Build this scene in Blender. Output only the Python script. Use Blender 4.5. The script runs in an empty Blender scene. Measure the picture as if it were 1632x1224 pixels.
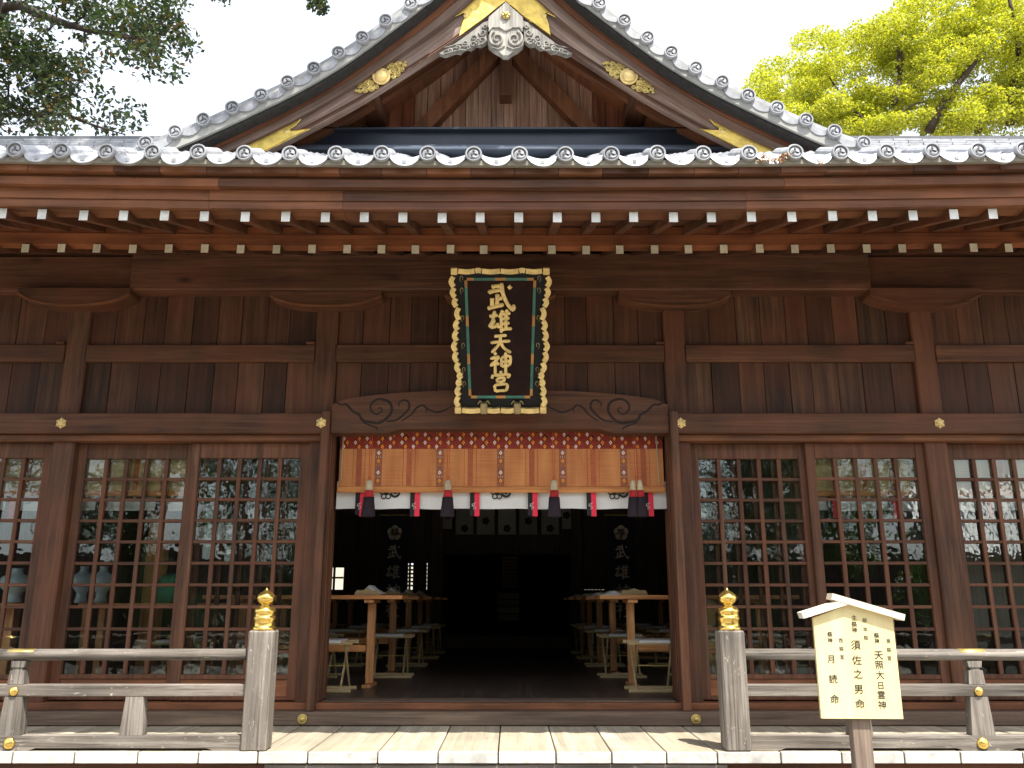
import bpy, math, random
import numpy as np
from mathutils import Vector, Matrix, Euler
random.seed(7); rng = np.random.default_rng(7)
R = math.radians
sc = bpy.context.scene
COL = sc.collection

# ------------------------------------------------------------ camera, sky, sun, exposure
CAM = Vector((0.1, -7.0, 1.6)); PITCH = math.atan(335/1325)
cam = bpy.data.cameras.new('camera'); cam.lens = 36*1367/1632; cam.sensor_width = 36; cam.sensor_fit = 'HORIZONTAL'
cam.clip_start = 0.05; cam.clip_end = 2000
co = bpy.data.objects.new('camera', cam); COL.objects.link(co)
co.location = CAM; co.rotation_euler = (math.pi/2 + PITCH, 0, 0); sc.camera = co

SUNV = Vector((0.25, -0.435, 1.0)).normalized()
w = bpy.data.worlds.new('World'); sc.world = w; w.use_nodes = True
nt = w.node_tree; nt.nodes.clear()
sky = nt.nodes.new('ShaderNodeTexSky'); sky.sky_type = 'NISHITA'; sky.sun_disc = False
sky.sun_elevation = math.asin(SUNV.z); sky.sun_rotation = math.atan2(SUNV.x, SUNV.y)
sky.air_density = 1.0; sky.dust_density = 3.5; sky.ozone_density = 1.0
haze = nt.nodes.new('ShaderNodeMix'); haze.data_type = 'RGBA'; haze.inputs[0].default_value = 0.5
haze.inputs[7].default_value = (8.2, 8.6, 9.2, 1)
bg = nt.nodes.new('ShaderNodeBackground'); bg.inputs[1].default_value = 0.12
wo = nt.nodes.new('ShaderNodeOutputWorld')
nt.links.new(sky.outputs[0], haze.inputs[6]); nt.links.new(haze.outputs[2], bg.inputs[0]); nt.links.new(bg.outputs[0], wo.inputs[0])
sun = bpy.data.lights.new('sun', 'SUN'); sun.energy = 4.2; sun.angle = R(0.55); sun.color = (1.0, 0.955, 0.88)
so = bpy.data.objects.new('sun', sun); COL.objects.link(so)
so.rotation_euler = SUNV.to_track_quat('Z', 'Y').to_euler(); so.location = SUNV*60
vs = sc.view_settings; sc.display_settings.display_device = 'sRGB'
vs.view_transform = 'Standard'; vs.look = 'None'; vs.gamma = 1; vs.use_curve_mapping = False; vs.exposure = 1.15
sc.cycles.use_denoising = True
sc.cycles.max_bounces = 8; sc.cycles.diffuse_bounces = 5; sc.cycles.glossy_bounces = 3; sc.cycles.transparent_max_bounces = 12
sc.cycles.caustics_reflective = False; sc.cycles.caustics_refractive = False

# ------------------------------------------------------------ helpers
CP, SP = math.cos(PITCH)*1367, math.sin(PITCH)*1367
def at(px, py, y):
    """world X, Z of the photograph's point (px, py) on the plane world-y = y"""
    v = 612 - py
    d = y + 7.0
    Y = CP - v*math.sin(PITCH); Z = SP + v*math.cos(PITCH)
    return (px-816)/Y*d + 0.1, Z/Y*d + 1.6

def tag(o, label=None, cat=None, group=None, kind=None):
    if label: o['label'] = label
    if cat: o['category'] = cat
    if group: o['group'] = group
    if kind: o['kind'] = kind
    return o
def empty(name, loc=(0, 0, 0), rz=0, label=None, cat=None, group=None):
    o = bpy.data.objects.new(name, None); COL.objects.link(o); o.location = loc; o.rotation_euler = (0, 0, rz)
    o.empty_display_size = 0.1
    return tag(o, label, cat, group)
def link(name, me, parent=None, loc=(0, 0, 0), rot=(0, 0, 0), scale=(1, 1, 1)):
    o = bpy.data.objects.new(name, me); COL.objects.link(o); o.location = loc; o.rotation_euler = rot; o.scale = scale
    if parent: o.parent = parent
    return o
def copy_tree(o, parent=None):
    c = o.copy(); COL.objects.link(c)
    if parent: c.parent = parent
    for ch in list(o.children): copy_tree(ch, c)
    return c

class MB:
    def __init__(s): s.v = []; s.f = []; s.m = []
    def add(s, vs_, fs, m=0):
        b = len(s.v); s.v += [tuple(p) for p in vs_]; s.f += [tuple(i+b for i in f) for f in fs]; s.m += [m]*len(fs); return s
    def box(s, x0, x1, y0, y1, z0, z1, c=0.0, m=0):
        if c <= 0:
            return s.add([(x0,y0,z0),(x1,y0,z0),(x1,y1,z0),(x0,y1,z0),(x0,y0,z1),(x1,y0,z1),(x1,y1,z1),(x0,y1,z1)],
              [(0,3,2,1),(4,5,6,7),(0,1,5,4),(1,2,6,5),(2,3,7,6),(3,0,4,7)], m)
        c = min(c, (x1-x0)*.45, (y1-y0)*.45, (z1-z0)*.45)
        C = ((x0+x1)/2, (y0+y1)/2, (z0+z1)/2); H = ((x1-x0)/2, (y1-y0)/2, (z1-z0)/2)
        V = []; idx = {}
        for ax in range(3):
            for sx in (-1, 1):
                for sy in (-1, 1):
                    for sz in (-1, 1):
                        S = (sx, sy, sz); idx[(ax, S)] = len(V)
                        V.append(tuple(C[k] + S[k]*(H[k] - (0 if k == ax else c)) for k in range(3)))
        F = []
        def orient(f):
            a, b, d = [Vector(V[i]) for i in f[:3]]
            n = (b-a).cross(d-a); ctr = sum((Vector(V[i]) for i in f), Vector())/len(f) - Vector(C)
            return f if n.dot(ctr) > 0 else tuple(reversed(f))
        for ax in range(3):
            o1, o2 = [k for k in range(3) if k != ax]
            for sg in (-1, 1):
                q = []
                for a, b in ((-1,-1),(1,-1),(1,1),(-1,1)):
                    S = [0]*3; S[ax] = sg; S[o1] = a; S[o2] = b; q.append(idx[(ax, tuple(S))])
                F.append(orient(tuple(q)))
        for ax in range(3):
            o1, o2 = [k for k in range(3) if k != ax]
            for a in (-1, 1):
                for b in (-1, 1):
                    S1 = [0]*3; S1[o1] = a; S1[o2] = b; S1[ax] = -1; S2 = list(S1); S2[ax] = 1
                    F.append(orient((idx[(o1, tuple(S1))], idx[(o1, tuple(S2))], idx[(o2, tuple(S2))], idx[(o2, tuple(S1))])))
        for sx in (-1, 1):
            for sy in (-1, 1):
                for sz in (-1, 1):
                    S = (sx, sy, sz); F.append(orient((idx[(0,S)], idx[(1,S)], idx[(2,S)])))
        return s.add(V, F, m)
    def prism(s, poly, y0, y1, m=0, ax='y'):
        """polygon in the x-z plane (ax y), or x-y (ax z), or y-z (ax x), swept from y0 to y1"""
        n = len(poly)
        if ax == 'y': P = lambda p, t: (p[0], t, p[1])
        elif ax == 'z': P = lambda p, t: (p[0], p[1], t)
        else: P = lambda p, t: (t, p[0], p[1])
        A = sum(poly[i][0]*poly[(i+1) % n][1]-poly[(i+1) % n][0]*poly[i][1] for i in range(n))
        if (A < 0) != (ax == 'z' and False): poly = list(reversed(poly))
        if ax in 'zx': poly = list(poly)
        V = [P(p, y0) for p in poly] + [P(p, y1) for p in poly]
        F = [tuple(range(n)), tuple(range(2*n-1, n-1, -1))]
        F += [(i, i+n, (i+1) % n+n, (i+1) % n) for i in range(n)]
        if ax != 'y': F = [tuple(reversed(f)) for f in F]
        return s.add(V, F, m)
    def strip(s, top, bot, y0, y1, m=0):
        """curved board: top and bot are equal-length lists of (x,z); thickness y0..y1"""
        n = len(top); V = []
        for (a, b) in zip(top, bot): V += [(a[0], y0, a[1]), (b[0], y0, b[1]), (b[0], y1, b[1]), (a[0], y1, a[1])]
        F = []
        for i in range(n-1):
            p, q = 4*i, 4*i+4
            for k in range(4): F.append((p+k, p+(k+1) % 4, q+(k+1) % 4, q+k))
        F += [(3, 2, 1, 0), tuple(4*(n-1)+k for k in range(4))]
        if top[-1][0] < top[0][0]: F = [tuple(reversed(f)) for f in F]
        return s.add(V, F, m)
    def tube(s, pts, rad, n=8, flat=(1, 1), m=0, up=(0, 0, 1), caps=True, ph=0.0):
        pts = [Vector(p) for p in pts]; k = len(pts)
        if not hasattr(rad, '__len__'): rad = [rad]*k
        V = []
        for i, p in enumerate(pts):
            t = (pts[min(i+1, k-1)] - pts[max(i-1, 0)])
            t = t.normalized() if t.length > 0 else Vector((0, 0, 1))
            u = Vector(up)
            if abs(t.dot(u)) > .95: u = Vector((1, 0, 0)) if abs(t.x) < .9 else Vector((0, 1, 0))
            a = t.cross(u).normalized(); b = a.cross(t).normalized()
            for j in range(n):
                an = 2*math.pi*j/n+ph
                V.append(p + a*math.cos(an)*rad[i]*flat[0] + b*math.sin(an)*rad[i]*flat[1])
        F = [(i*n+j, i*n+(j+1) % n, (i+1)*n+(j+1) % n, (i+1)*n+j) for i in range(k-1) for j in range(n)]
        if caps: F += [tuple(range(n-1, -1, -1)), tuple((k-1)*n+j for j in range(n))]
        return s.add(V, F, m)
    def lathe(s, prof, n=20, c=(0, 0, 0), ax='z', m=0):
        """prof: list of (r, h) along axis"""
        V = []
        for r, h in prof:
            for j in range(n):
                a = 2*math.pi*j/n; x, y = r*math.cos(a), r*math.sin(a)
                V.append((c[0]+x, c[1]+y, c[2]+h) if ax == 'z' else (c[0]+x, c[1]-h, c[2]+y))
        k = len(prof)
        F = [(i*n+j, i*n+(j+1) % n, (i+1)*n+(j+1) % n, (i+1)*n+j) for i in range(k-1) for j in range(n)]
        F += [tuple(range(n-1, -1, -1)), tuple((k-1)*n+j for j in range(n))]
        return s.add(V, F, m)
    def mesh(s, name, mats, smooth=False):
        me = bpy.data.meshes.new(name); me.from_pydata(s.v, [], s.f)
        for mt in (mats if isinstance(mats, (list, tuple)) else [mats]): me.materials.append(mt)
        if any(s.m): me.polygons.foreach_set('material_index', s.m)
        if smooth: me.polygons.foreach_set('use_smooth', [True]*len(me.polygons)); 
        me.update(); 
        return me
    def build(s, name, mats, parent=None, smooth=False, **k):
        return link(name, s.mesh(name, mats, smooth), parent, **k)
def box_part(name, mat, parent, x0, x1, y0, y1, z0, z1, c=0.004):
    """a chamfered box whose origin is its own centre"""
    cx, cy, cz = (x0+x1)/2, (y0+y1)/2, (z0+z1)/2
    return MB().box(x0-cx, x1-cx, y0-cy, y1-cy, z0-cz, z1-cz, c).build(name, mat, parent, loc=(cx, cy, cz))
def smooth_pts(P, k=4):
    out = []
    n = len(P)
    for i in range(n-1):
        p0, p1, p2, p3 = P[max(i-1, 0)], P[i], P[i+1], P[min(i+2, n-1)]
        for j in range(k):
            t = j/k
            out.append(tuple(0.5*((2*b)+(-a+c_)*t+(2*a-5*b+4*c_-d)*t*t+(-a+3*b-3*c_+d)*t**3) for a, b, c_, d in zip(p0, p1, p2, p3)))
    out.append(tuple(P[-1])); return out

# ------------------------------------------------------------ materials
def newmat(name):
    m = bpy.data.materials.new(name); m.use_nodes = True
    n = m.node_tree.nodes; p = n['Principled BSDF']
    return m, m.node_tree, p
def N(t, kind, **k):
    n = t.nodes.new(kind)
    for a, b in k.items(): setattr(n, a, b)
    return n
def ramp(t, src, stops):
    r = N(t, 'ShaderNodeValToRGB'); e = r.color_ramp.elements
    while len(e) > 1: e.remove(e[-1])
    e[0].position = stops[0][0]; e[0].color = (*stops[0][1], 1)
    for p, c in stops[1:]:
        x = e.new(p); x.color = (*c, 1)
    t.links.new(src, r.inputs[0]); return r.outputs[0]
def mixc(t, fac, a, b, mode='MIX'):
    m = N(t, 'ShaderNodeMix', data_type='RGBA', blend_type=mode)
    for i, x in ((0, fac), (6, a), (7, b)):
        if isinstance(x, (int, float)): m.inputs[i].default_value = x
        elif isinstance(x, tuple): m.inputs[i].default_value = (*x, 1)
        else: t.links.new(x, m.inputs[i])
    return m.outputs[2]
def math_(t, op, a, b=None, c=None):
    m = N(t, 'ShaderNodeMath', operation=op)
    for i, x in enumerate((a, b, c)):
        if x is None: continue
        if isinstance(x, (int, float)): m.inputs[i].default_value = x
        else: t.links.new(x, m.inputs[i])
    return m.outputs[0]
def coords(t, rnd=60.0, src='Object'):
    tc = N(t, 'ShaderNodeTexCoord'); oi = N(t, 'ShaderNodeObjectInfo')
    v = N(t, 'ShaderNodeVectorMath', operation='ADD'); t.links.new(tc.outputs[src], v.inputs[0])
    cb = N(t, 'ShaderNodeCombineXYZ'); r = math_(t, 'MULTIPLY', oi.outputs['Random'], rnd)
    for i in range(3): t.links.new(r, cb.inputs[i])
    t.links.new(cb.outputs[0], v.inputs[1])
    return v.outputs[0], oi.outputs['Random']
def mapping(t, v, scale):
    m = N(t, 'ShaderNodeMapping'); m.inputs['Scale'].default_value = scale; t.links.new(v, m.inputs[0]); return m.outputs[0]
def noise(t, v, scale, detail=4, rough=.55, dist=0):
    n = N(t, 'ShaderNodeTexNoise'); n.inputs['Scale'].default_value = scale; n.inputs['Detail'].default_value = detail
    n.inputs['Roughness'].default_value = rough; n.inputs['Distortion'].default_value = dist
    t.links.new(v, n.inputs['Vector']); return n.outputs['Fac']
def bump(t, p, h, strength=.3, dist=.01):
    b = N(t, 'ShaderNodeBump'); b.inputs['Strength'].default_value = strength; b.inputs['Distance'].default_value = dist
    t.links.new(h, b.inputs['Height']); t.links.new(b.outputs[0], p.inputs['Normal'])

def wood(name, dark, light, axis='x', tint=None, tintamt=.5, rough=.62, var=.35, flecks=0, knots=0, grain=1.0, bumpk=.5, crack=.55, stain=.35, src='Object'):
    m, t, p = newmat(name)
    v, rnd = coords(t, src=src)
    lo, hi = 1.2*grain, 26*grain
    sc_ = {'x': (lo, hi, hi), 'y': (hi, lo, hi), 'z': (hi, hi, lo)}[axis]
    g = noise(t, mapping(t, v, sc_), 1.0, 7, .6, .6)
    sc2 = {'x': (.5, 9, 9), 'y': (9, .5, 9), 'z': (9, 9, .5)}[axis]
    g2 = noise(t, mapping(t, v, sc2), 1.0, 3, .5, 1.2)
    g3 = noise(t, v, 1.7, 3, .5)
    mixg = math_(t, 'ADD', math_(t, 'MULTIPLY', g, .6), math_(t, 'MULTIPLY', g2, .4))
    c = ramp(t, mixg, [(.36, dark), (.50, tuple((a+b)*.46 for a, b in zip(dark, light))), (.62, light)])
    fs = {'x': (1.6, 70, 70), 'y': (70, 1.6, 70), 'z': (70, 70, 1.6)}[axis]
    fine = noise(t, mapping(t, v, fs), 1.0, 5, .65, .3)
    c = mixc(t, math_(t, 'MULTIPLY', ramp(t, fine, [(.50, (0, 0, 0)), (.66, (1, 1, 1))]), crack), c, tuple(x*.45 for x in dark))
    if tint is not None:
        f = math_(t, 'MULTIPLY', ramp(t, g3, [(.35, (0, 0, 0)), (.68, (1, 1, 1))]), tintamt)
        c = mixc(t, f, c, tint)
    if knots:
        vo = N(t, 'ShaderNodeTexVoronoi'); vo.inputs['Scale'].default_value = knots
        sk = {'x': (.55, 1.3, 1.3), 'y': (1.3, .55, 1.3), 'z': (1.3, 1.3, .55)}[axis]
        wv = N(t, 'ShaderNodeVectorMath', operation='ADD'); t.links.new(mapping(t, v, sk), wv.inputs[0])
        t.links.new(math_(t, 'MULTIPLY', g3, .12), wv.inputs[1]); t.links.new(wv.outputs[0], vo.inputs['Vector'])
        k = ramp(t, vo.outputs['Distance'], [(.03, (1, 1, 1)), (.13, (0, 0, 0))])
        c = mixc(t, math_(t, 'MULTIPLY', k, .75), c, tuple(x*.35 for x in dark))
    if flecks:
        fl = noise(t, mapping(t, v, {'x': (18, 55, 55), 'y': (55, 18, 55), 'z': (55, 55, 18)}[axis]), 1.0, 5, .7, .8)
        k = ramp(t, fl, [(.60, (0, 0, 0)), (.68, (1, 1, 1))])
        k2 = ramp(t, noise(t, v, 5.0, 2), [(.42, (0, 0, 0)), (.62, (1, 1, 1))])
        c = mixc(t, math_(t, 'MULTIPLY', math_(t, 'MULTIPLY', k, k2), flecks), c, (.62, .56, .47))
    st = math_(t, 'ADD', math_(t, 'MULTIPLY', noise(t, v, 2.6, 5, .62), stain*2), 1-stain)
    val = math_(t, 'MULTIPLY', math_(t, 'ADD', math_(t, 'MULTIPLY', rnd, var), 1-var/2), st)
    hs = N(t, 'ShaderNodeHueSaturation'); t.links.new(c, hs.inputs['Color']); t.links.new(val, hs.inputs['Value'])
    t.links.new(hs.outputs[0], p.inputs['Base Color'])
    p.inputs['Roughness'].default_value = rough
    rr = math_(t, 'ADD', math_(t, 'MULTIPLY', g, .3), rough-.15); t.links.new(rr, p.inputs['Roughness'])
    p.inputs['Specular IOR Level'].default_value = .35
    bump(t, p, g, bumpk, .006)
    return m
def plain(name, col, rough=.6, metal=0, nscale=0, namt=.3, spec=.5, bumpk=0, bscale=30, dark=None):
    m, t, p = newmat(name); v, rnd = coords(t)
    p.inputs['Roughness'].default_value = rough; p.inputs['Metallic'].default_value = metal
    p.inputs['Specular IOR Level'].default_value = spec
    if nscale:
        n = noise(t, v, nscale, 5, .6)
        d = dark or tuple(x*(1-namt) for x in col)
        c = ramp(t, n, [(.3, d), (.65, col)])
        hs = N(t, 'ShaderNodeHueSaturation'); t.links.new(c, hs.inputs['Color']); t.links.new(math_(t, 'ADD', math_(t, 'MULTIPLY', rnd, .26), .80), hs.inputs['Value'])
        t.links.new(hs.outputs[0], p.inputs['Base Color'])
    else: p.inputs['Base Color'].default_value = (*col, 1)
    if bumpk: bump(t, p, noise(t, v, bscale, 4), bumpk, .004)
    return m

DK, LT = (.047, .021, .011), (.170, .080, .042)
M = {}
for a in 'xyz':
    M['wood_'+a] = wood('dark_wood_'+a, DK, LT, a, tint=(.20, .068, .031), tintamt=.55)
    M['red_'+a] = wood('red_brown_wood_'+a, (.070, .027, .013), (.245, .102, .047), a, tint=(.34, .125, .050), tintamt=.6, knots=2.4 if a == 'x' else 0)
    M['kioi_'+a] = wood('rust_brown_board_'+a, (.095, .030, .014), (.29, .098, .042), a, tint=(.42, .14, .05), tintamt=.6, knots=2.0 if a == 'x' else 0)
    M['grey_'+a] = wood('weathered_wood_'+a, (.085, .072, .060), (.34, .305, .26), a, tint=(.19, .155, .125), tintamt=.55, rough=.8, flecks=.85, var=.15, bumpk=.9, crack=.8, stain=.45)
M['wood_plank'] = wood('wall_plank_wood', (.036, .0175, .0095), (.130, .063, .033), 'z', tint=(.165, .053, .026), tintamt=.6, var=.8)
M['wood_keta'] = wood('knotty_beam_wood', (.055, .024, .013), (.165, .076, .041), 'x', tint=(.20, .066, .032), tintamt=.5, knots=2.6)
M['greybrown'] = wood('worn_sill_wood', (.085, .06, .042), (.24, .17, .115), 'x', tint=(.13, .08, .06), tintamt=.6, rough=.65)
M['deck'] = wood('deck_board_wood', (.27, .24, .18), (.50, .455, .345), 'y', tint=(.50, .40, .27), tintamt=.4, rough=.7, var=.16, grain=.6, bumpk=.3, crack=.4, stain=.25, knots=1.1)
M['deck_end'] = plain('painted_board_end', (.74, .72, .66), .6, nscale=14, namt=.38)
M['white_end'] = plain('white_painted_rafter_end', (.84, .85, .79), .6, nscale=22, namt=.25)
M['cream_end'] = plain('cream_painted_rafter_end', (.92, .84, .63), .6, nscale=22, namt=.22)
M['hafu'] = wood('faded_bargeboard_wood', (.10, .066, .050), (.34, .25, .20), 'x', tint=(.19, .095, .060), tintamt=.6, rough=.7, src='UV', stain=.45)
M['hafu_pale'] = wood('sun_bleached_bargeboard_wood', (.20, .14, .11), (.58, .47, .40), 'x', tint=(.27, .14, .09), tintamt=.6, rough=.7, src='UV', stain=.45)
M['red_uv'] = wood('red_brown_rake_wood', (.066, .025, .013), (.185, .080, .040), 'x', tint=(.26, .10, .045), tintamt=.6, src='UV')
M['wood_uv'] = wood('dark_rake_wood', DK, LT, 'x', tint=(.135, .052, .028), tintamt=.5, src='UV')
M['gable_pale'] = wood('pale_gable_plank_wood', (.22, .10, .06), (.68, .44, .32), 'z', tint=(.30, .11, .06), tintamt=.45, rough=.7, var=.45)  # paler wood for the middle gable planks
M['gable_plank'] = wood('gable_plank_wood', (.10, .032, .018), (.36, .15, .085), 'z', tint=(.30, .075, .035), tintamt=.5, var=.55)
M['plaster'] = plain('eave_plaster', (.36, .33, .27), .9, nscale=7, namt=.25)
M['plaster_grey'] = plain('rake_plaster', (.40, .40, .37), .9, nscale=5, namt=.22)
M['shingle'] = plain('dark_shingle_edge', (.035, .032, .028), .9, nscale=30, namt=.6, bumpk=.5)
M['tile'] = plain('silver_grey_roof_tile', (.42, .43, .45), .42, nscale=11, namt=.42, bumpk=.12, bscale=18)
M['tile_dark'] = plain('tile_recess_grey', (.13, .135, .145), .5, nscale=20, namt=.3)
M['slate'] = plain('dark_blue_flashing', (.028, .036, .055), .45, nscale=4, namt=.3)
M['slate2'] = plain('blue_grey_flashing', (.12, .15, .20), .4, nscale=6, namt=.3)
def gold(name, col, rough=.3, pat=0, metal=.85):
    m, t, p = newmat(name); v, r = coords(t)
    n = noise(t, v, 14, 4); c = ramp(t, n, [(.3, tuple(x*.62 for x in col)), (.62, col)])
    t.links.new(c, p.inputs['Base Color']); p.inputs['Metallic'].default_value = metal
    p.inputs['Roughness'].default_value = rough
    if pat:
        wv = N(t, 'ShaderNodeTexWave', wave_type='RINGS'); wv.inputs['Scale'].default_value = pat; wv.inputs['Distortion'].default_value = 9
        wv.inputs['Detail'].default_value = 2; wv.inputs['Detail Scale'].default_value = 2.2
        t.links.new(v, wv.inputs['Vector']); bump(t, p, wv.outputs['Fac'], .28, .006)
    else: bump(t, p, n, .15, .004)
    return m
M['gold'] = gold('polished_gold', (1.0, .70, .19), .2, metal=.95)
M['brass'] = gold('aged_brass', (.74, .56, .18), .38, metal=.6)
M['gold_leaf'] = gold('gold_leaf', (1.0, .74, .29), .42, metal=.2)
M['gold_plate'] = gold('engraved_gold_plate', (.86, .62, .14), .46, pat=4, metal=.5)
M['gold_dim'] = gold('dull_gilt', (.40, .32, .17), .5)
M['gegyo'] = wood('bleached_carving_wood', (.15, .14, .12), (.44, .42, .37), 'z', tint=(.30, .29, .27), tintamt=.4, rough=.75, bumpk=.6)
M['carve'] = plain('carved_groove', (.018, .010, .007), .8)
M['lacquer'] = plain('dark_lacquer_panel', (.034, .013, .010), .75, nscale=9, namt=.5, spec=.2)
M['black'] = plain('black_lacquer', (.008, .009, .009), .55, spec=.3)
M['green'] = plain('green_border_paint', (.06, .22, .17), .55, nscale=12)
M['orange'] = plain('orange_border_paint', (.55, .26, .07), .55, nscale=12)
M['white_cloth'] = plain('white_cotton', (.80, .80, .77), .9, nscale=2, namt=.08)
M['blackcloth'] = plain('black_cloth', (.015, .015, .017), .85)
M['redcloth'] = plain('red_cloth', (.85, .04, .08), .8)
M['purple'] = plain('dark_purple_thread', (.026, .013, .022), .85, nscale=60, namt=.6, bumpk=.5, bscale=120)
M['cream'] = plain('cream_thread', (.62, .52, .34), .85, nscale=60, namt=.3)
M['redthread'] = plain('red_thread', (.52, .02, .03), .8, nscale=60, namt=.4)
M['redcord'] = plain('red_cord', (.50, .08, .03), .7)
M['band_red'] = plain('woven_red_band', (.30, .035, .018), .8, nscale=40, namt=.4)
M['band_purple'] = plain('woven_purple_roundel', (.085, .015, .022), .85)
M['dia_white'] = plain('woven_pale_diamond', (.90, .74, .64), .8)
M['dia_orange'] = plain('woven_orange_diamond', (.90, .34, .03), .8)
M['signwood'] = wood('fresh_sign_wood', (.82, .68, .34), (.92, .80, .44), 'z', rough=.6, var=.05, bumpk=.1, grain=.6, crack=.08, stain=.06)
M['signroof'] = wood('pale_sign_roof_wood', (.74, .64, .48), (.88, .80, .66), 'x', rough=.6, var=.05, crack=.1, stain=.08)
M['signpost'] = wood('sign_post_wood', (.17, .125, .095), (.38, .29, .22), 'z', rough=.7, var=.1)
M['ink'] = plain('brushed_ink', (.02, .016, .012), .6)
M['inkgrey'] = plain('faded_ink', (.14, .12, .08), .6)
M['table'] = wood('orange_table_wood', (.50, .19, .06), (.86, .42, .16), 'x', rough=.45, var=.3)
M['tableleg'] = wood('table_leg_wood', (.48, .20, .07), (.82, .42, .17), 'z', rough=.5, var=.3)
M['stool'] = wood('pale_stool_wood', (.42, .29, .13), (.66, .50, .26), 'x', rough=.55, var=.2)
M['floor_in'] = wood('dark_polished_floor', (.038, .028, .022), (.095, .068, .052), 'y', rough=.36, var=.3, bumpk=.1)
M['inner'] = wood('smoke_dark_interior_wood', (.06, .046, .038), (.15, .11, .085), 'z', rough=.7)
M['bannercloth'] = plain('navy_banner_cloth', (.018, .016, .035), .9)
M['bannertext'] = plain('faded_banner_lettering', (.55, .50, .42), .9)
M['noren'] = plain('grey_inner_curtain', (.50, .50, .45), .9, nscale=3)
M['straw'] = plain('straw', (.75, .70, .50), .9, nscale=50, namt=.4, bumpk=.8, bscale=90)
M['porcelain'] = plain('pale_blue_porcelain', (.50, .62, .66), .15, nscale=4, namt=.25)
M['paper'] = plain('white_paper', (.80, .80, .78), .8)
M['greencloth'] = plain('green_cloth', (.01, .20, .13), .7, nscale=7, namt=.4)
M['gravel'] = plain('pale_gravel_ground', (.27, .245, .205), .95, nscale=40, namt=.4, bumpk=.8, bscale=60)
M['bark'] = plain('rough_bark', (.075, .052, .038), .9, nscale=14, namt=.5, bumpk=1, bscale=24)
M['wallplaster'] = plain('cream_wall_plaster', (.55, .5, .4), .9, nscale=4, namt=.2)

# bamboo blind: fine reeds, threads
def blind_mat(name, c1, c2):
    m, t, p = newmat(name); v, rnd = coords(t, 0)
    g = noise(t, mapping(t, v, (3, 3, 260)), 1, 3, .6)
    g2 = noise(t, mapping(t, v, (9, 9, 2)), 1, 2, .5)
    c = ramp(t, math_(t, 'ADD', math_(t, 'MULTIPLY', g, .5), math_(t, 'MULTIPLY', g2, .5)), [(.33, c1), (.64, c2)])
    sx = N(t, 'ShaderNodeSeparateXYZ'); t.links.new(v, sx.inputs[0])
    fr = math_(t, 'FRACT', math_(t, 'MULTIPLY', sx.outputs[0], 16.0))
    th = math_(t, 'LESS_THAN', fr, .05)
    fz = math_(t, 'FRACT', math_(t, 'MULTIPLY', sx.outputs[2], 170.0)); tz = math_(t, 'LESS_THAN', fz, .3)
    c = mixc(t, math_(t, 'MULTIPLY', tz, .35), c, tuple(x*.45 for x in c1)); c = mixc(t, math_(t, 'MULTIPLY', th, .6), c, (.75, .36, .2))
    t.links.new(c, p.inputs['Base Color']); p.inputs['Roughness'].default_value = .65
    tr = N(t, 'ShaderNodeBsdfTranslucent'); t.links.new(c, tr.inputs[0])
    mx = N(t, 'ShaderNodeMixShader'); mx.inputs[0].default_value = .25
    t.links.new(p.outputs[0], mx.inputs[1]); t.links.new(tr.outputs[0], mx.inputs[2])
    t.links.new(mx.outputs[0], t.nodes['Material Output'].inputs[0])
    return m
M['blind'] = blind_mat('orange_bamboo_blind', (.58, .18, .05), (.90, .40, .13))
M['blind2'] = blind_mat('tan_bamboo_blind', (.55, .38, .15), (.90, .68, .34))
M['blindpole'] = wood('orange_blind_pole', (.5, .18, .05), (.78, .33, .1), 'x', rough=.5, var=.05)
# glass
def glass_mat():
    m, t, p = newmat('old_window_glass'); v, rnd = coords(t)
    t.nodes.remove(p)
    gl = N(t, 'ShaderNodeBsdfGlossy'); gl.inputs['Roughness'].default_value = .015; gl.inputs['Color'].default_value = (.95, 1, .98, 1)
    tr = N(t, 'ShaderNodeBsdfTransparent'); tr.inputs[0].default_value = (.95, .97, .955, 1)
    fr = N(t, 'ShaderNodeFresnel'); fr.inputs[0].default_value = 1.52
    f2 = math_(t, 'ADD', math_(t, 'MULTIPLY', fr.outputs[0], 1.2), .01)
    b = N(t, 'ShaderNodeBump'); b.inputs['Strength'].default_value = .12; b.inputs['Distance'].default_value = .01
    t.links.new(noise(t, v, 7, 2), b.inputs['Height']); t.links.new(b.outputs[0], gl.inputs['Normal'])
    mx = N(t, 'ShaderNodeMixShader'); t.links.new(f2, mx.inputs[0]); t.links.new(tr.outputs[0], mx.inputs[1]); t.links.new(gl.outputs[0], mx.inputs[2])
    t.links.new(mx.outputs[0], t.nodes['Material Output'].inputs[0])
    return m
M['glass'] = glass_mat()
def leaf_mat(name, cols, trans=.45, tcol=None, rough=.45):
    m, t, p = newmat(name)
    ge = N(t, 'ShaderNodeNewGeometry')
    n = len(cols); c = ramp(t, ge.outputs['Random Per Island'], [(i/(n-1), cc) for i, cc in enumerate(cols)])
    t.links.new(c, p.inputs['Base Color']); p.inputs['Roughness'].default_value = rough
    tr = N(t, 'ShaderNodeBsdfTranslucent'); cc = mixc(t, 1.0, c, tcol or (1.6, 1.7, .7), 'MULTIPLY'); t.links.new(cc, tr.inputs[0])
    mx = N(t, 'ShaderNodeMixShader'); mx.inputs[0].default_value = trans
    t.links.new(p.outputs[0], mx.inputs[1]); t.links.new(tr.outputs[0], mx.inputs[2])
    t.links.new(mx.outputs[0], t.nodes['Material Output'].inputs[0])
    return m
M['leaf_dark'] = leaf_mat('dark_glossy_leaf', [(.016, .034, .012), (.035, .060, .016), (.022, .045, .022), (.03, .045, .03), (.05, .075, .02), (.024, .04, .02), (.03, .05, .015), (.045, .06, .03), (.07, .075, .02), (.13, .06, .02)], .3)
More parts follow.
